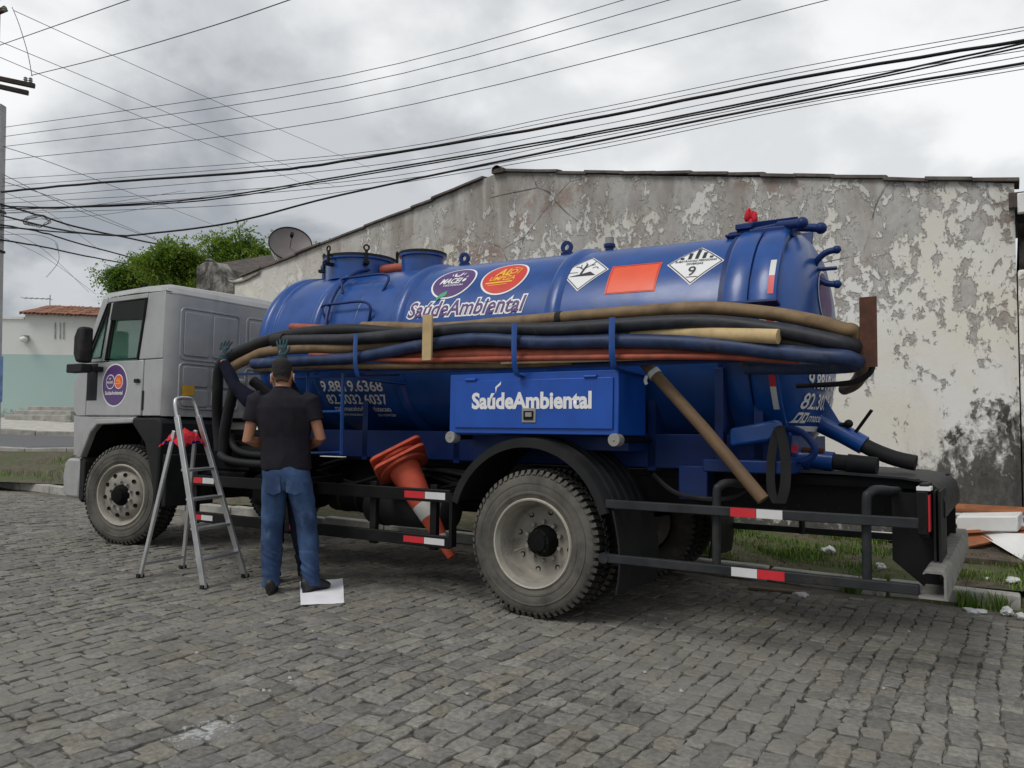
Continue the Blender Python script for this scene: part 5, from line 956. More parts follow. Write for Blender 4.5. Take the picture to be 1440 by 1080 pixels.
# hoses hanging at the front between cab and tank
capped = hose('hose', [(-6.02, 4.86, 1.66), (-6.12, 4.88, 1.45), (-6.2, 4.9, 1.2), (-6.22, 4.92, .98)], .05, 'hoseblack', 'short black hose hanging down between cab and tank, its capped end up', k=6)
mb = MB(); q = at(324, 540, 4.79); mb.cyl(q + Vector((0, .09, 0)), q + Vector((0, 0, 0)), .05, 20); mb.xf(TM); mb.build('end_cap', M['grey'], capped, .006)
hose('hose', [(-5.95, 5.0, 1.70), (-5.75, 5.06, 1.55), (-5.62, 5.1, 1.40), (-5.55, 5.15, 1.2)], .05, 'hoseblack', 'black hose slanting behind the hanging one towards the tank', k=6)
hose('hose', [(-6.2, 4.86, 1.02), (-6.08, 4.84, .98), (-5.85, 4.84, .955), (-5.5, 4.86, .95), (-5.2, 4.9, .96)], .033, 'hoseblack', 'black hose lying along the battery box behind the standing man', k=6)
hose('hose', [(-6.18, 4.95, 1.2), (-6.1, 4.94, 1.08), (-5.9, 4.93, 1.03), (-5.5, 4.95, 1.02)], .03, 'charcoal', 'grey hose sagging above the black one by the battery box', k=6)
# timber
q0, q1 = at(880, 468, 4.80), at(1092, 474, 4.675); mb = MB(); mb.tube([q0, q0.lerp(q1, .5) + Vector((0, 0, .006)), q1], [.036, .042, .044], 14); setp(mb.build('timber_pole', M['wood'], None, 0, 50, tilt=True), 'pale round timber post between the blue hoses with its cut end showing', 'timber')
p, q = at(595, 443, 4.62), at(596, 508, 4.62); mb = MB(); mb.box((p.x - .042, 4.612, q.z), (p.x + .042, 4.632, p.z)); setp(mb.build('timber_offcut', M['wood'], None, .003, tilt=True), 'short upright wooden slat stuck in front of the hoses', 'slat')
p, q = at(905, 512, 4.93), at(1072, 704, 4.86); mb = MB(); mb.tube([p + (p - q) * .12, p, p.lerp(q, .5) + Vector((.01, 0, .005)), q], .040, 14); setp(mb.build('wooden_pole', M['woodbrown'], None, 0, 50, tilt=True), 'brown pole leaning diagonally from the rack down to the rear guard', 'pole')
mb = MB(); cpt = p.lerp(q, .06); dd = (q - p).normalized(); mb.tube([cpt, cpt + dd * .035], .047, 12); mb.tube(spl([cpt + Vector((-.02, -.045, -.03)), cpt + Vector((-.03, -.05, -.06)), cpt + Vector((-.02, -.05, -.085))], 3), .012, 6); setp(mb.build('rag', M['plasticbag'], None, tilt=True), 'white rag knotted round the brown leaning pole', 'rag')
mb = MB()
for (us, w_) in (([(1097, 598), (1088, 612), (1082, 650), (1083, 690), (1091, 708)], .05), ([(1093, 600), (1100, 625), (1103, 655), (1102, 685), (1096, 708)], .06)):
    ps = spl([at(u, v, 5.02) for u, v in us], 5); vs = []
    for p in ps:
        for dx, dy in ((-1, 0), (1, .4), (1, .5), (-1, .1)): vs.append(p + Vector((dx * w_ / 2, dy * .03, 0)))
    mb.add(vs, [[i * 4 + j, i * 4 + (j + 1) % 4, (i + 1) * 4 + (j + 1) % 4, (i + 1) * 4 + j] for i in range(len(ps) - 1) for j in range(4)])
setp(mb.build('strap', M['rubbermat'], None, tilt=True), 'black rubber strap hanging in a loop beside the brown pole', 'strap')
# gloves left on the top door clamp
def small_glove(c, R3, mat, thick=.011):
    mb = MB()
    mb.tube([c, c + R3 @ Vector((0, 0, .05)), c + R3 @ Vector((0, 0, .10))], [(.03, .012), (.04, .014), (.038, .012)], 10, ell=R3 @ Vector((0, 1, 0)))
    for i, (x, l_) in enumerate(((-.028, .055), (-.009, .065), (.010, .062), (.028, .05))):
        a = c + R3 @ Vector((x, 0, .095)); mb.tube([a, a + R3 @ Vector((x * .2, -.006, l_ * .55)), a + R3 @ Vector((x * .25, -.02, l_))], [thick, thick * .95, thick * .75], 8)
    a = c + R3 @ Vector((.032, 0, .035)); mb.tube([a, a + R3 @ Vector((.03, -.01, .03)), a + R3 @ Vector((.04, -.02, .06))], [thick * 1.1, thick, thick * .8], 8)
    return mb
mb = MB(); c_ = Vector((-1.57, 5.74, 2.815))
for (dx, dy, dz, r_) in ((-.03, 0, .03, .032), (.0, .02, .045, .03), (.03, -.01, .01, .034), (.0, 0, -.03, .035), (-.02, .01, .075, .022)): mb.sph(c_ + Vector((dx, dy, dz)), r_, 14, (.7, .8, 1.3))
for i, p in enumerate(mb.v): mb.v[i] = p + (p - c_) * .35 * mnoise.noise(p * 22)
setp(mb.build('red_rag', M['redcloth'], None, 0, 60, tilt=True), 'crumpled red rag on top of the rear door clamp', 'rag')
# ---- traffic cones
def cone(B, T, label, first):
    B, T = Vector(B), Vector(T); ax = (T - B).normalized(); t = thing('traffic_cone', B, label, 'traffic cone', 'traffic cones wedged behind the side guard'); L = (T - B).length
    u = ax.orthogonal().normalized(); w_ = ax.cross(u)
    def rad(s): return .135 - .105 * s / L
    cuts = [(L * a, L * b, mt) for a, b, mt in ((0, .44, 'orange'), (.44, .58, 'conewhite'), (.58, .78, 'orange'), (.78, .87, 'conewhite'), (.87, 1, 'orange'))]
    for a, b, mt in cuts: mb = MB(); prof = [(a, rad(a)), (b, rad(b))] + ([(L + .004, .012), (L + .004, 0)] if b == L else []); mb.lathe(B, ax, prof, 28); mb.build('cone_body' if mt == 'orange' else 'reflective_band', M[mt], t)
    mb = MB(); mb.lathe(B, ax, [(-.01, .13), (-.012, .17), (.012, .20), (.03, .195), (.035, .15), (.03, .135)], 28); s_ = .215
    pl = []
    for cx_, cy_, a0 in ((1, 1, 0), (-1, 1, 90), (-1, -1, 180), (1, -1, 270)):
        for k in range(5): a = R(a0 + 22.5 * k); pl.append(B - ax * .02 + u * (cx_ * (s_ - .05) + .05 * math.cos(a)) + w_ * (cy_ * (s_ - .05) + .05 * math.sin(a)))
    mb.prism(pl, ax * .022); mb.build('cone_base', M['orange'], t); return t
Bc, Tc = TM @ at(563, 655, 4.99), TM @ at(634, 784, 4.97); axc = (Tc - Bc).normalized()
cone(Bc, Tc, 'faded orange cone wedged tip down behind the guard rail, its tip poking out below', 1); cone(Bc - axc * .075, Tc, 'second orange cone nested in the first, its wide base on top', 0)
# ================================================================== STEP LADDER
def gp(x, y): return Vector((x, y, road_z(x, y)))
lad = thing('step_ladder', gp(-5.72, 4.3), 'open aluminium step ladder standing beside the truck cab', 'step ladder')
fl, fr = gp(-5.33, 4.07), gp(-5.41, 4.53); bl, br = gp(-6.10, 4.04), gp(-6.13, 4.46)
tl_, tr_ = atx(249, 585, -5.75), atx(279, 585, -5.77); 
up_ = lambda a, b, z: a + (b - a) * ((z - a.z) / (b.z - a.z))
for a, b in ((fl, tl_), (fr, tr_)): prt(MB().bar(a, b, .024, .055, (1, 0, 0)), 'front_rail', 'alu', lad, bevel=.004)
tl2, tr2 = tl_ + Vector((-.03, .0, -.12)), tr_ + Vector((-.03, .0, -.12))
for a, b in ((bl, tl2), (br, tr2)): prt(MB().bar(a, b, .022, .036, (1, 0, 0)), 'rear_rail', 'alu', lad, bevel=.004)
mb = MB(); vtop = Vector((-.045, 0, .14)); mb.tube(spl([tl_ - (tl_ - fl).normalized() * .02, tl_ + (tl_ - fl).normalized() * .10, tl_ + (tl_ - fl).normalized() * .15 + (tr_ - tl_) * .15, tr_ + (tr_ - fr).normalized() * .15 - (tr_ - tl_) * .15, tr_ + (tr_ - fr).normalized() * .10, tr_ - (tr_ - fr).normalized() * .02], 5), .016, 10); prt(mb, 'top_hoop', 'alu', lad)
for z in (.25, .48, .71, .94):
    a, b = up_(fl, tl_, z), up_(fr, tr_, z); a2 = a.lerp(b, .03); b2 = a.lerp(b, .97); prt(MB().bar(a2 + Vector((-.02, 0, 0)), b2 + Vector((-.02, 0, 0)), .085, .022), 'step', 'alu', lad, bevel=.004)
a, b = up_(bl, tl2, .16), up_(br, tr2, .16); prt(MB().bar(a, b, .012, .022), 'rear_brace', 'alu', lad)
a, b = up_(fl, tl_, 1.15), up_(fr, tr_, 1.15); pc = (a + b) / 2 + Vector((-.13, 0, .005)); sd_ = (b - a).normalized(); fw_ = Vector((-sd_.y, sd_.x, 0)).normalized()
prt(MB().obox(pc, sd_ * .125, fw_ * .11, (0, 0, .009)), 'platform', 'blueplastic', lad, bevel=.008)
for p in (fl, fr, bl, br): prt(MB().box((p.x - .02, p.y - .028, p.z - .004), (p.x + .02, p.y + .028, p.z + .03)), 'rubber_foot', 'rubbermat', lad, bevel=.004)
# red cloth in a heap on the platform
mb = MB(); n_ = 44; vs = []
for i in range(n_ + 1):
    for j in range(n_ + 1):
        a, b = i / n_ * 2 - 1, j / n_ * 2 - 1; p = Vector((a * .155, b * .13, 0)); rr = math.hypot(p.x / .14, p.y / .12)
        q = pc + sd_ * (p.x * (1 - .18 * abs(mnoise.noise(Vector((a * 2, b * 2, 1)))))) + fw_ * p.y
        z = .018 + .085 * max(0, 1 - rr * .75) + .055 * (.35 - abs(mnoise.noise(Vector((a * 3.1 + 2, b * 2.6, 4))))) + .018 * mnoise.noise(Vector((a * 8, b * 7, 2)))
        z = max(z, .012) if rr < .85 else max(z, .0) - .10 * (rr - .85)
        q.z += z; vs.append(q)
mb.add(vs, [[i * (n_ + 1) + j, (i + 1) * (n_ + 1) + j, (i + 1) * (n_ + 1) + j + 1, i * (n_ + 1) + j + 1] for i in range(n_) for j in range(n_)])
setp(mb.build('red_cloth', M['redcloth'], None, 0, 60), 'crumpled red cloth heaped on the ladder platform', 'cloth')
# ================================================================== PEOPLE
def evald(ob, name, mat):
    dg = bpy.context.evaluated_depsgraph_get(); me = bpy.data.meshes.new_from_object(ob.evaluated_get(dg)); bpy.data.objects.remove(ob); me.name = name; me.materials.clear(); me.materials.append(M[mat]); me.polygons.foreach_set('use_smooth', [True] * len(me.polygons)); return me
def blob(mb, name, mat, parent, Mx, voxel=.008, smooth=4, fold=None):
    me = mb.mesh(name, M[mat], (0, 0, 0), 180); ob = bpy.data.objects.new(name, me); COL.objects.link(ob)
    m_ = ob.modifiers.new('r', 'REMESH'); m_.mode = 'VOXEL'; m_.voxel_size = voxel; s_ = ob.modifiers.new('s', 'SMOOTH'); s_.iterations = smooth; s_.factor = .5
    me = evald(ob, name, mat)
    if fold:
        n = len(me.vertices); co = np.empty(n * 3); no = np.empty(n * 3); me.vertices.foreach_get('co', co); me.vertices.foreach_get('normal', no); co = co.reshape(-1, 3); no = no.reshape(-1, 3)
        co += no * np.array([fold(Vector(c)) for c in co])[:, None]; me.vertices.foreach_set('co', co.ravel())
    me.transform(Mx); me.update(); o = bpy.data.objects.new(name, me); COL.objects.link(o); o.parent = parent; return o
def fingers(mb, wrist, palm_dir, side_dir, nrm, s=1, r_=.0085, curl=.5):
    """palm plus five separate fingers; side_dir points to the thumb"""
    w0 = Vector(wrist); d, sd, n = [Vector(v).normalized() for v in (palm_dir, side_dir, nrm)]
    mb.tube([w0 - d * .02, w0 + d * .03, w0 + d * .075, w0 + d * .095], [(.026, .018), (.036, .017), (.041, .016), (.036, .011)], 12, ell=n)
    for o_, l_ in ((.033, .072), (.011, .082), (-.011, .078), (-.032, .062)):
        a = w0 + d * .088 + sd * o_; d0_ = d; d = (d0_ + sd * o_ * 7).normalized(); b = a + (d * math.cos(curl * .5) + n * math.sin(curl * .5)) * l_ * .45; c = b + (d * math.cos(curl * 1.3) + n * math.sin(curl * 1.3)) * l_ * .32; e_ = c + (d * math.cos(curl * 2.0) + n * math.sin(curl * 2.0)) * l_ * .26
        mb.tube([a - d * .015, a, b, c, e_], [r_ * 1.05, r_ * 1.05, r_, r_ * .95, r_ * .75], 8); d = d0_
    a = w0 + d * .03 + sd * .028; b = a + (d * .75 + sd * .65 + n * .1).normalized() * .042; c = b + (d * .9 + sd * .25 + n * .35).normalized() * .032
    mb.tube([a - sd * .012, a, b, c], [r_ * 1.5, r_ * 1.4, r_ * 1.1, r_ * .85], 8)
def person(label, loc, yaw, arms, feet, shirt, trousers, shoe, gloves=False, sc=1.0, sleeve='short', nod=0, lean=0):
    t = thing('person', loc, label, 'person'); Mx = Matrix.Rotation(yaw, 4, 'Z') @ Matrix.Scale(sc, 4) @ Matrix(((1, 0, lean, 0), (0, 1, 0, 0), (0, 0, 1, 0), (0, 0, 0, 1)))
    body = MB(); E = (0, 1, 0)
    hd = Vector((0, .03 + nod, 1.695)); head = [(hd + Vector((0, dy, dz)), r_) for dz, dy, r_ in ((-.125, .05, (.03, .035)), (-.105, .035, (.052, .06)), (-.07, .015, (.064, .083)), (-.02, .0, (.072, .094)), (.03, -.004, (.075, .098)), (.07, -.004, (.067, .088)), (.10, -.003, (.046, .06)), (.115, 0, (.018, .022)))]
    body.tube([p for p, r_ in head], [r_ for p, r_ in head], 20, ell=E)
    body.tube([hd + Vector((0, .088, .01)), hd + Vector((0, .108, -.02)), hd + Vector((0, .105, -.032))], [.009, .014, .012], 8); body.sph(hd + Vector((0, .088, -.062)), .02, 10, (1.2, .7, .5))
    for s_ in (-1, 1): body.sph(hd + Vector((s_ * .077, -.008, -.015)), .03, 12, (.35, .65, 1.05)); body.sph(hd + Vector((s_ * .031, .082, .008)), .014, 8)
    body.tube([(0, -.01, 1.50), (0, -.005, 1.57), hd + Vector((0, -.01, -.06))], [(.085, .07), (.058, .058), (.056, .058)], 16, ell=E)
    body.tube([(0, 0, .90), (0, 0, 1.0), (0, 0, 1.2), (0, 0, 1.4), (0, 0, 1.5), (0, -.005, 1.545)], [(.14, .10), (.145, .10), (.15, .10), (.18, .105), (.16, .09), (.08, .06)], 18, ell=E)
    sh = MB(); sh.tube([(0, 0, .945), (0, 0, .97), (0, 0, 1.08), (0, .0, 1.20), (0, -.005, 1.34), (0, -.008, 1.43), (0, -.005, 1.50), (0, -.005, 1.55), (0, -.005, 1.585)], [(.188, .128), (.192, .132), (.188, .130), (.192, .128), (.212, .135), (.222, .132), (.195, .112), (.115, .085), (.072, .068)], 26, ell=E)
    gl_ = []
    for s_, (shp, elb, wr, pd, td, nm) in zip((-1, 1), arms):
        shp, elb, wr = Vector(shp), Vector(elb), Vector(wr)
        body.tube([shp, shp.lerp(elb, .5), elb, elb.lerp(wr, .3), elb.lerp(wr, .75), wr], [.055, .047, .042, .043, .034, .028], 12)
        if sleeve == 'short': e2 = shp.lerp(elb, .52); sh.tube([shp + (shp - elb) * .10 + Vector((-s_ * .05, 0, .0)), shp, shp.lerp(elb, .3), e2], [.07, .080, .074, .070], 16)
        else: sh.tube([shp + Vector((-s_ * .05, 0, 0)), shp, shp.lerp(elb, .5), elb, elb.lerp(wr, .5), elb.lerp(wr, .86)], [.07, .080, .068, .060, .054, .048], 14)
        if gloves:
            g = MB(); fingers(g, wr + Vector(pd).normalized() * .02, pd, td, nm, 1, .0098, .35); g.tube([wr - (wr - elb).normalized() * .0, wr + Vector(pd).normalized() * .05], [.036, .037], 12); gl_.append(g)
        fingers(body, wr + Vector(pd).normalized() * .02, pd, td, nm, 1, .0078, .55)
    tr = MB(); tr.tube([(0, .0, .995), (0, 0, .93), (0, -.005, .86), (0, 0, .80)], [(.172, .118), (.184, .134), (.188, .140), (.165, .125)], 24, ell=E)
    for s_, (kn, an) in zip((-1, 1), feet):
        kn, an = Vector(kn), Vector(an); hp_ = Vector((s_ * .092, 0, .86)); body.tube([hp_, kn, an, an + Vector((0, .02, -.06))], [.075, .052, .036, .034], 12)
        tr.tube([hp_, hp_.lerp(kn, .35), hp_.lerp(kn, .75), kn, kn.lerp(an, .3), kn.lerp(an, .7), an + Vector((0, 0, .05)), an + Vector((0, .0, -.035))], [(.098, .118), (.096, .112), (.086, .094), (.080, .086), (.078, .086), (.070, .076), (.064, .072), (.068, .078)], 18, ell=E)
    blob(body, 'body', 'skin', t, Mx, .0055, 3)
    wr_f = lambda c: .010 * mnoise.noise(Vector((c.x * 8, c.y * 8, c.z * 4))) + .011 * (.25 - abs(mnoise.noise(Vector((c.x * 9 + c.z * 4, c.y * 5, c.z * 6 - c.x * 3 + 3)))))
    so = blob(sh, 'shirt', shirt, t, Mx, .008, 4, wr_f)
    mb = MB(); mb.tube([Vector((0, -.005, 1.575)) + Vector((.067 * math.cos(a), .066 * math.sin(a), .012 * -math.sin(a))) for a in lin(0, 6.1, 24)], (.012), 8, closed=True); blob(mb, 'collar', shirt, so, Mx, .005, 2)
    fold = lambda c: (.015 if c.z < .32 else .008) * (.3 - abs(mnoise.noise(Vector((c.x * 5 + c.z * 5, c.y * 5, c.z * (15 if c.z < .32 else 9) + c.x * 8))))) * 1.6 + .007 * mnoise.noise(Vector((c.x * 8, c.y * 8, c.z * 7)))
    to = blob(tr, 'trousers', trousers, t, Mx, .008, 3, fold)
    if trousers == 'denim':
        for s_ in (-1, 1):
            g = MB(); vs = []
            for i in range(9):
                for j in range(9):
                    xx, zz_ = s_ * .083 + (i / 8 - .5) * .125, .785 + (j / 8) * .13 - (.022 * (1 - abs(i / 4 - 1)) if j == 0 else 0); yy = -.142 * math.sqrt(max(.02, 1 - (xx / .192) ** 2)) - .008; vs.append((xx, yy, zz_)); 
            g.add(vs, [[i * 9 + j, (i + 1) * 9 + j, (i + 1) * 9 + j + 1, i * 9 + j + 1] for i in range(8) for j in range(8)]); g.xf(Mx); g.v = [p + Vector(loc) for p in g.v]; g.build('back_pocket', M['denim'], to, ang=180)
    for s_, (kn, an), rot in zip((-1, 1), feet, shoe):
        an = Vector(an); g = MB(); Rz = Matrix.Rotation(R(rot), 3, 'Z'); F = lambda x, y, z: Vector((an.x, an.y, 0)) + Rz @ Vector((x, y, z))
        g.tube([F(0, -.085, .055), F(0, -.06, .06), F(0, .0, .062), F(0, .07, .05), F(0, .125, .038), F(0, .155, .03), F(0, .168, .025)], [(.028, .045), (.042, .058), (.044, .058), (.047, .048), (.049, .036), (.040, .028), (.02, .018)], 16, ell=(0, 0, 1)); g.tube([F(0, -.02, .05), F(0, -.025, .13)], [.052, .048], 14)
        so_ = blob(g, 'shoe', 'shoe', t, Mx, .007, 3); g = MB(); ol = [F(.046 * math.sin(a) * (1.05 if math.cos(a) > 0 else .9), .042 + .130 * math.cos(a), .0) for a in lin(0, 6.283 * 23 / 24, 24)]; g.prism(ol, (0, 0, .026)); g.xf(Mx); g.v = [p + Vector(loc) for p in g.v]; g.build('sole', M['rubbermat'], so_, bevel=.004)
    hr = MB(); hc = hd + Vector((0, -.012, .035)); hr.tube([hc + Vector((0, dy, dz)) for dz, dy in ((-.10, -.055), (-.055, -.034), (.0, -.012), (.035, .0), (.062, .006), (.082, .01), (.09, .012))], [(.046, .040), (.067, .072), (.0755, .093), (.076, .096), (.065, .083), (.040, .052), (.01, .012)], 24, ell=E)
    blob(hr, 'hair', 'hair', t, Mx, .006, 2, lambda c: .002 * mnoise.noise(Vector(c) * 60))
    for g in gl_: blob(g, 'glove', 'glove', t, Mx, .004, 2)
    if nod == 0:
        for s_ in (-1, 1):
            mb = MB(); c0_ = hd + Vector((s_ * .087, -.006, -.018)); mb.tube(spl([c0_ + Vector((-s_ * .004, .03, .02)), c0_ + Vector((0, -.012, .016)), c0_ + Vector((0, -.022, -.01)), c0_ + Vector((-s_ * .004, .01, -.035)), c0_ + Vector((-s_ * .008, .06, -.045))], 4), .004, 6); mb.xf(Mx); mb.v = [p + Vector(loc) for p in mb.v]; mb.build('mask_strap', M['maskstrap'], t)
    return t
L1 = gp(-4.70, 4.38)
person('man in black polo shirt and blue jeans seen from behind beside the truck', L1, R(36),
       (((-.205, 0, 1.475), (-.285, -.01, 1.175), (-.13, .22, 1.13), (.55, .8, .05), (.2, -.1, 1), (.8, -.55, 0)), ((.205, 0, 1.475), (.275, -.01, 1.19), (.14, .22, 1.12), (-.55, .8, .05), (-.2, -.1, 1), (-.8, -.55, 0))),
       (((-.135, .02, .50), (-.155, -.01, .085)), ((.135, .02, .50), (.155, -.01, .085))), 'shirt', 'denim', (6, -42), sc=.985, lean=-.055)
# the second man reaches up to the hoses; he stands hidden behind the first
L2 = gp(-4.985, 4.62); Y2 = R(44); I2 = Matrix.Rotation(-Y2, 3, 'Z'); SC2 = .97
def loc2(u, v, Y):
    p = (I2 @ (at(u, v, Y) - L2)) / SC2; return Vector((p.x + .055 * p.z, p.y, p.z))
wl2, wr2 = loc2(314, 507, 4.53), loc2(398, 506, 4.58)
shl, shr = Vector((-.205, 0, 1.475)), Vector((.15, .03, 1.46))
person('second man in navy work clothes and teal gloves reaching up to the hoses', L2, Y2,
       ((shl, shl.lerp(wl2, .52) + Vector((-.03, -.03, -.05)), wl2, (.10, .05, 1), (.9, -.3, 0), (.7, .5, 0)), (shr, shr.lerp(wr2, .5) + Vector((-.03, .08, -.03)), wr2, (-.03, .05, 1), (.95, -.2, .1), (.1, .9, 0))),
       (((-.10, .02, .50), (-.135, -.01, .085)), ((.10, .02, .50), (.135, -.01, .085))), 'navy', 'navy', (4, -4), gloves=True, sc=SC2, sleeve='long', nod=.02, lean=-.055)
# ================================================================== PAPER, LITTER, DEBRIS
def sheet(corners, n, mat, name, lift=.006, amp=.006, thick=.0012, seed=1):
    a, b, c_, d = [Vector(p) for p in corners]; vs = []
    for i in range(n + 1):
        for j in range(n + 1):
            s_, t_ = i / n, j / n; p = a * (1 - s_) * (1 - t_) + b * s_ * (1 - t_) + c_ * s_ * t_ + d * (1 - s_) * t_; z = road_z(p.x, p.y) + lift + amp * (1 + mnoise.noise(Vector((p.x * 9, p.y * 9, seed)))) + (.012 * mnoise.noise(Vector((p.x * 3, p.y * 3, seed + 4))) if (s_ in (0, 1) or t_ in (0, 1)) else 0); vs.append(Vector((p.x, p.y, max(z, road_z(p.x, p.y) + .005))))
    m_ = n + 1; mb = MB(); k = len(vs); mb.add(vs + [p - Vector((0, 0, thick)) for p in vs], [[i * m_ + j, (i + 1) * m_ + j, (i + 1) * m_ + j + 1, i * m_ + j + 1] for i in range(n) for j in range(n)] + [[k + i * m_ + j, k + i * m_ + j + 1, k + (i + 1) * m_ + j + 1, k + (i + 1) * m_ + j] for i in range(n) for j in range(n)]); return mb.build(name, M[mat], None, 0, 60)
setp(sheet([(-4.31, 4.10, 0), (-4.12, 4.34, 0), (-4.70, 4.93, 0), (-4.88, 4.63, 0)], 16, 'paper', 'paper_sheet'), 'white paper sheet on the paving under the man\'s right shoe', 'paper')
def scrap(p, r_, seed, label, flat=.5, mat='plasticbag', grp='white litter scraps'):
    mb = MB(); mb.sph((0, 0, 0), r_, 30 if r_ > .03 else 8, (1, .8, flat)); o_ = Vector((seed * 3.1, seed * 1.7, 0))
    for i, q in enumerate(mb.v): mb.v[i] = q * (1 + .55 * mnoise.noise(q / r_ * 1.7 + o_) + .40 * abs(mnoise.noise(q / r_ * 3.3 + o_)) + .2 * mnoise.noise(q / r_ * 8 + o_))
    zmin = min(q.z for q in mb.v); Rm = Matrix.Rotation(seed * 1.3, 4, 'Z'); mb.xf(Matrix.Translation(Vector(p) - Vector((0, 0, zmin + .008))) @ Rm); return setp(mb.build('plastic_scrap' if mat == 'plasticbag' else 'stone_chip', M[mat], None, 0, 50), label, 'litter', grp)
def vg(u, v):                                           # pixel onto the verge surface
    d = ray(u, v); t_ = 4
    while t_ < 40:
        p = CC + d * t_
        if p.z < (verge_z(p.x, p.y) if p.y > KY + .1 else road_z(p.x, p.y)): break
        t_ += .02
    return Vector((p.x, p.y, verge_z(p.x, p.y) if p.y > KY + .1 else road_z(p.x, p.y)))
for i, (u, v, r_, fl_, lb) in enumerate(((1166, 780, .11, .6, 'large crumpled white plastic bag in the grass behind the guard post'), (1238, 801, .06, .8, 'small white plastic wad in the grass near the rear post'), (1282, 804, .045, .7, 'tiny white scrap in the grass under the bumper bracket'), (1126, 838, .10, .25, 'thin clear plastic scrap in the gutter under the lower rail'), (1372, 861, .11, .25, 'flattened white plastic scrap at the foot of the kerb'), (1416, 866, .07, .8, 'white crumpled cup at the foot of the kerb'), (1436, 872, .05, .9, 'white paper ball beside the crumpled cup'), (1425, 820, .08, .5, 'clear plastic wrapper on the verge grass by the white sheet'), (1385, 815, .05, .4, 'small white scrap in the grass behind the kerb'), (1058, 740, .05, .6, 'white scrap in the grass by the black rail'), (1346, 790, .06, .8, 'white plastic scrap beside the rear bumper end'), (208, 777, .035, .9, 'small white pebble by the ladder foot'), (452, 770, .05, .6, 'pale scrap on the paving under the truck'))):
    scrap(vg(u, v), r_ * .65, i + 1, lb, fl_ * .8)
for i in range(26):
    u, v = rnd.uniform(30, 1420), rnd.uniform(850, 1060); scrap(vg(u, v), rnd.uniform(.006, .013), i + 40, 'tiny stone chip lying loose on the paving', .7, 'concrete', 'stone chips on the paving')
def board(a, b, wd, th, mat, label, tilt=0, name='board', grp='scrap boards by the wall'):
    a, b = Vector(a), Vector(b); d = (b - a); up = Vector((0, 0, 1)); up.rotate(Matrix.Rotation(tilt, 3, d.normalized())); mb = MB(); mb.bar(a, b, wd, th, up); return setp(mb.build(name, M[mat], None, .004), label, 'board', grp)
zb = verge_z(0, 8.9)
board(at(1322, 712, 8.95), at(1500, 722, 8.85), .16, .03, 'mdf', 'long red-brown board lying highest on the scrap heap', .2)
board(at(1326, 752, 8.75), at(1500, 742, 8.95), .30, .03, 'mdf', 'wide red-brown board under the white panel', -.25)
board(at(1335, 764, 8.6), at(1480, 732, 8.9), .22, .025, 'mdf', 'splintered brown board slanting up out of the heap', .5)
board(at(1330, 728, 9.0), at(1500, 733, 9.0), .5, .02, 'white', 'thin white panel edge between the brown boards', .1)
board(at(1340, 776, 8.5), at(1500, 790, 8.6), .5, .05, 'darkboard', 'dark wet board at the bottom of the heap', .1)
board(at(1262, 768, 8.6), at(1322, 776, 8.35), .22, .02, 'darkboard', 'grey-brown board flat in the grass behind the gusset', .15)
board(at(1215, 752, 9.0), at(1262, 755, 8.95), .2, .02, 'white', 'small white panel offcut beyond the black rail', .2)
board(vg(1052, 829) + Vector((0, 0, .015)), vg(1128, 836) + Vector((0, 0, .015)), .07, .02, 'woodbrown', 'wood strip lying in the gutter under the lower rail', 0, 'wood_strip')
p0, p1, p2 = at(1345, 737, 8.70), at(1431, 737, 8.62), at(1431, 737, 8.62)
mb = MB(); hh = .07; mb.prism([p0 + Vector((0, 0, -hh)), p1 + Vector((0, 0, -hh)), p1 + Vector((0, 0, hh)), p0 + Vector((0, 0, hh))], (.05, .22, .03)); wpn = mb.build('scrap_metal', M['white'], None, .012); setp(wpn, 'white boxy metal panel resting on the brown boards', 'panel')
q = [at(1368, 746, 8.75), at(1440, 752, 8.6), at(1520, 768, 8.45), at(1520, 830, 8.2), at(1442, 790, 8.35)]; mb = MB(); mb.prism(q, (0, .03, .008)); setp(mb.build('white_sheet', M['white'], None, .003), 'pointed white sheet sliding down off the scrap heap', 'sheet')
mb = MB(); mb.sph((0, 0, 0), .5, 24, (2.4, .75, .5)); mb.xf(Matrix.Translation((.55, 8.85, zb - .02)));
for i, p in enumerate(mb.v): mb.v[i] = p + Vector((0, 0, .10 * mnoise.noise(p * 3))) 
setp(mb.build('soil_heap', M['soil'], None, 0, 60), 'low heap of dark soil under the scrap boards', 'soil heap', kind='stuff')
# ================================================================== UTILITY POLE AND WIRES
PD = 20.0
pb = atd(-12, 590, PD); pole = thing('utility_pole', (pb.x, pb.y, verge_z(pb.x, pb.y)), 'grey concrete utility pole with wooden crossarms at the street corner', 'utility pole')
ptop = atd(-12, 141, PD); side = Vector((CR.x, CR.y, 0)).normalized(); fwd = Vector((CF.x, CF.y, 0)).normalized(); zb_ = verge_z(pb.x, pb.y) - .2
mb = MB(); a_, b2 = .15, .115; P0 = Vector((pb.x, pb.y, 0))
mb.add([P0 + side * s_ * w_ + fwd * t_ * w_ + Vector((0, 0, z)) for z, w_ in ((zb_, a_), (ptop.z, b2)) for s_, t_ in ((-1, -1), (1, -1), (1, 1), (-1, 1))], [[0, 1, 2, 3], [4, 5, 6, 7]] + [[i, (i + 1) % 4, 4 + (i + 1) % 4, 4 + i] for i in range(4)]); prt(mb, 'shaft', 'pole', pole, bevel=.02)
mb = MB(); zc0, zc1 = atd(0, 565, PD).z, atd(0, 500, PD).z; mb.obox(P0 + Vector((0, 0, (zc0 + zc1) / 2)), side * .158, fwd * .158, (0, 0, (zc1 - zc0) / 2)); prt(mb, 'poster', 'poster', pole)
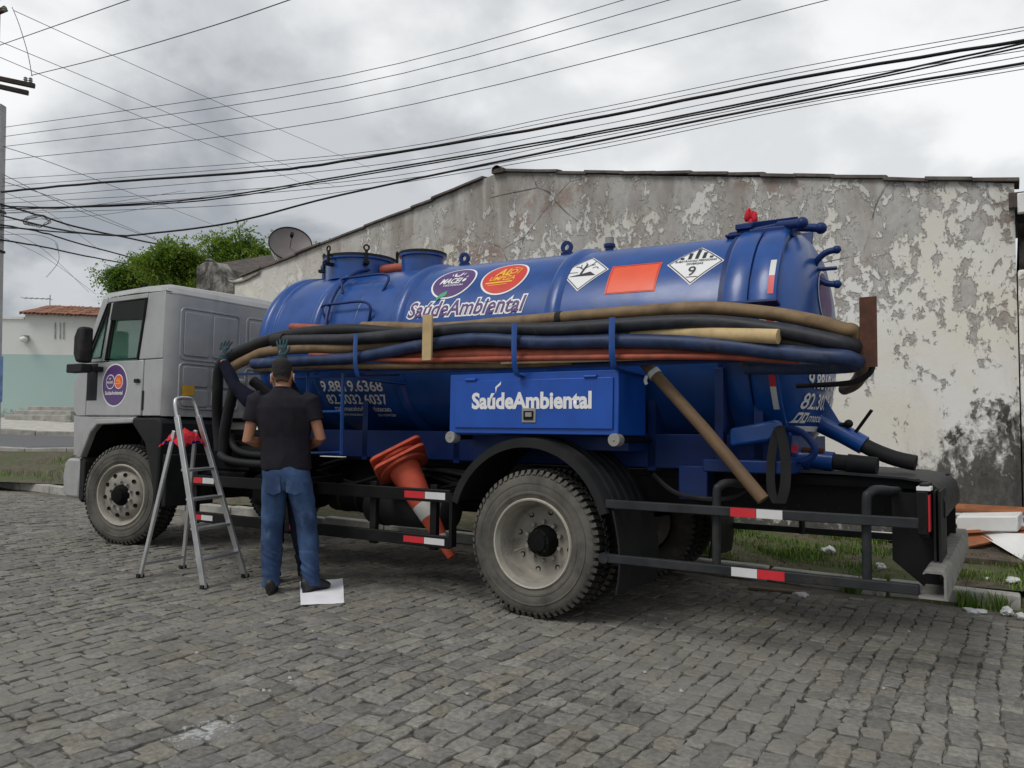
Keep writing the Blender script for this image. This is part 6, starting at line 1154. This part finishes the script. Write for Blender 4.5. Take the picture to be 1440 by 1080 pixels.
for (u0, v0, u1, v1, dd) in ((-70, 96, 49, 121, -.15), (-70, 106, 40, 131, .2)): prt(MB().bar(atd(u0, v0, PD + dd - .5), atd(u1, v1, PD + dd), .10, .11), 'crossarm', 'armwood', pole, bevel=.008)
prt(MB().bar(atd(-60, 40, PD), atd(9, 12, PD), .10, .11), 'upper_crossarm', 'rust', pole, bevel=.008)
prt(MB().cyl(P0 - side * .1 + Vector((0, 0, ptop.z - .1)), P0 - side * .1 + Vector((0, 0, atd(0, 5, PD).z)), .06, 10), 'pole_top', 'armwood', pole)
for (u, v) in ((36, 112), (43, 113), (6, 12)): q = atd(u, v, PD - .15); mb = MB(); mb.lathe(q - Vector((0, 0, .08)), (0, 0, 1), [(0, .02), (.02, .055), (.05, .03), (.07, .055), (.10, .03), (.12, .05), (.15, .02), (.155, 0)], 12); prt(mb, 'insulator', 'insul', pole)
mb = MB(); c_ = P0 + Vector((0, 0, atd(0, 295, PD).z)); mb.obox(c_, side * .15, fwd * .15, (0, 0, .03)); mb.obox(c_ + Vector((0, 0, -1.0)), side * .15, fwd * .15, (0, 0, .03)); prt(mb, 'bracket', 'black', pole)
def wire(st, en, mids, r_, label, mat='wire', group='overhead cables', wob=0):
    """st, en: (u, v, depth); mids: (u, v): the wire hangs in the upright plane through its two ends"""
    A_, B2 = atd(*st), atd(*en); a2, b2_ = Vector((A_.x, A_.y)), Vector((B2.x, B2.y)); pts = [A_]
    for u, v in mids:
        d = ray(u, v); d2 = Vector((d.x, d.y)); e_ = b2_ - a2; den = d2.x * e_.y - d2.y * e_.x; t_ = (a2.x * e_.y - a2.y * e_.x) / den; pts.append(CC + d * t_)
    pts.append(B2)
    if en[0] > 1440 or en[1] < 0: pts += [B2 + (B2 - pts[-2]).normalized() * k for k in (3, 9)]
    path = spl(pts, 6)
    if wob: path = [p + Vector((0, 0, wob * mnoise.noise(Vector((i * .9, st[1], 0))))) for i, p in enumerate(path)]
    mb = MB(); mb.tube(path, r_, 6); o = mb.build('overhead_wire', M[mat], None, 0, 180); return setp(o, label, 'wire', group)
far_lb = 'thin bare power line, one of the four strung high from pole to street'
for nth, (v0, u1, m_) in zip(('topmost', 'second from the top', 'third from the top', 'lowest'), ((179, 913, (480, 107)), (192, 980, (480, 122)), (206, 1083, (480, 143)), (225, 1210, (480, 167)))):
    dpt = (584 - v0) / FPX * PD * FPX / (584 + 25); k = -25 / (m_[1]) ; wire((6, v0, PD), (u1 + 40, -22, dpt), [m_], .0075, nth + ' of the four bare power lines strung high from pole to street', 'wiregrey', 'high power lines')
thick = 'thick black cable of the low bundle sweeping over the truck tank'
wire((2, 270, PD), (1500, 47, 11.6), [(140, 257), (367, 241), (480, 227), (800, 173), (1120, 110), (1440, 57)], .028, 'thickest black cable, uppermost heavy one of the low bundle', wob=.015)
wire((2, 290, PD), (1500, 51, 11.4), [(100, 291), (285, 279), (480, 248), (800, 193), (1120, 130), (1440, 61)], .017, 'upper strand of the close pair of black cables inside the low bundle', wob=.01)
wire((2, 293, PD), (1500, 54, 11.5), [(100, 292), (285, 282), (480, 251), (800, 196), (1120, 133), (1440, 66)], .014, 'lower, thinner strand of the close pair of black cables in the low bundle', wob=.012)
wire((2, 303, PD), (1500, 80, 11.2), [(90, 324), (160, 331), (204, 329), (326, 313), (480, 274), (800, 207), (1120, 143), (1440, 89)], .021, 'heavy black cable that sags lowest below the bundle before climbing over the tank', wob=.008)
thin = 'thin dark telephone line running along the low cable bundle'
for a_, ms, b3 in ((252, [(480, 218), (800, 160), (1120, 95), (1440, 38)], 27), (262, [(480, 223), (800, 166), (1120, 103), (1440, 43)], 32), (280, [(480, 238), (800, 184), (1120, 121), (1440, 71)], 60), (286, [(480, 256), (800, 200), (1120, 138), (1440, 79)], 68), (297, [(480, 262), (800, 211), (1120, 147), (1440, 92)], 82), (300, [(300, 290), (480, 270), (800, 217), (1120, 152), (1440, 97)], 87)):
    wire((2, a_, PD), (1500, b3, 11.3), ms, .0065, thin, 'wiregrey', 'telephone lines')
away = 'thin wire descending from the pole away behind the gable'
for s_, en, ms in (((20, 15, 19.5), (520, 236, 46), [(190, 92), (400, 185)]), ((-20, 50, 19.5), (470, 262, 46), [(200, 143)]), ((-20, 72, 19.5), (440, 264, 46), [(200, 165)]), ((4, 206, PD), (310, 320, 46), [(110, 243)]), ((4, 255, PD), (250, 350, 42), [(110, 291)]), ((4, 245, PD), (260, 352, 40), [(120, 300)])):
    wire(s_, en, ms, .009, away, 'wiregrey', 'wires going away behind the house')
wire((-30, 74, 19.6), (215, -12, 13.4), [(90, 32)], .009, 'wire rising from the top crossarm out over the street', 'wiregrey', 'wires from the crossarms')
wire((44, 106, 19.7), (430, -8, 13.2), [(160, 77), (300, 36)], .010, 'wire rising from the end of the crossarm over the street', 'wiregrey', 'wires from the crossarms')
wire((17, 10, PD), (45, 107, 19.7), [(27, 35), (39, 75)], .009, 'slack jumper wire hanging between the two crossarms', 'wiregrey', 'wires from the crossarms')
drop = 'black service cable sagging from the pole towards the houses behind the cab'
for s_, en, ms, r_ in (((0, 287, PD), (265, 352, 30), [(60, 304), (120, 322)], .026), ((0, 316, PD), (225, 372, 30), [(60, 327), (120, 345)], .022), ((0, 337, PD), (190, 373, 30), [(60, 347), (120, 360)], .022), ((0, 320, PD), (130, 329, 24), [(40, 322), (80, 326)], .018)):
    wire(s_, en, ms, r_, drop, 'wire', 'service cables', .02)
for s_, en, ms in (((0, 332, PD), (135, 414, 34), [(70, 366)]), ((0, 268, PD), (140, 352, 30), [(70, 300)]), ((0, 330, PD), (82, 355, 22), [(50, 330), (78, 340)]), ((0, 300, PD), (260, 268, 26), [(120, 290)]), ((0, 310, PD), (330, 268, 30), [(160, 300)]), ((0, 322, PD), (125, 411, 32), [(60, 350)])):
    wire(s_, en, ms, .006, 'thin stray wire in the tangle beside the pole', 'wiregrey', 'stray wires by the pole')
mb = MB(); pts = []
for i in range(40): a = i * .8; pts.append(atd(52 + 16 * math.cos(a) * (1 + .3 * math.sin(i * 1.7)), 311 + 7 * math.sin(a) * (1 + .4 * math.cos(i * 2.3)), PD - .3 + .02 * (i % 5)))
mb.tube(spl(pts, 4), .007, 5); setp(mb.build('cable_coil', M['wiregrey'], None, 0, 180), 'loose coil of spare wire hanging in the cables by the pole', 'cable coil')
wire((78, 342, 21), (65, 390, 22), [(83, 358), (80, 372)], .006, 'loose wire end dangling below the cable tangle', 'wiregrey', 'stray wires by the pole')
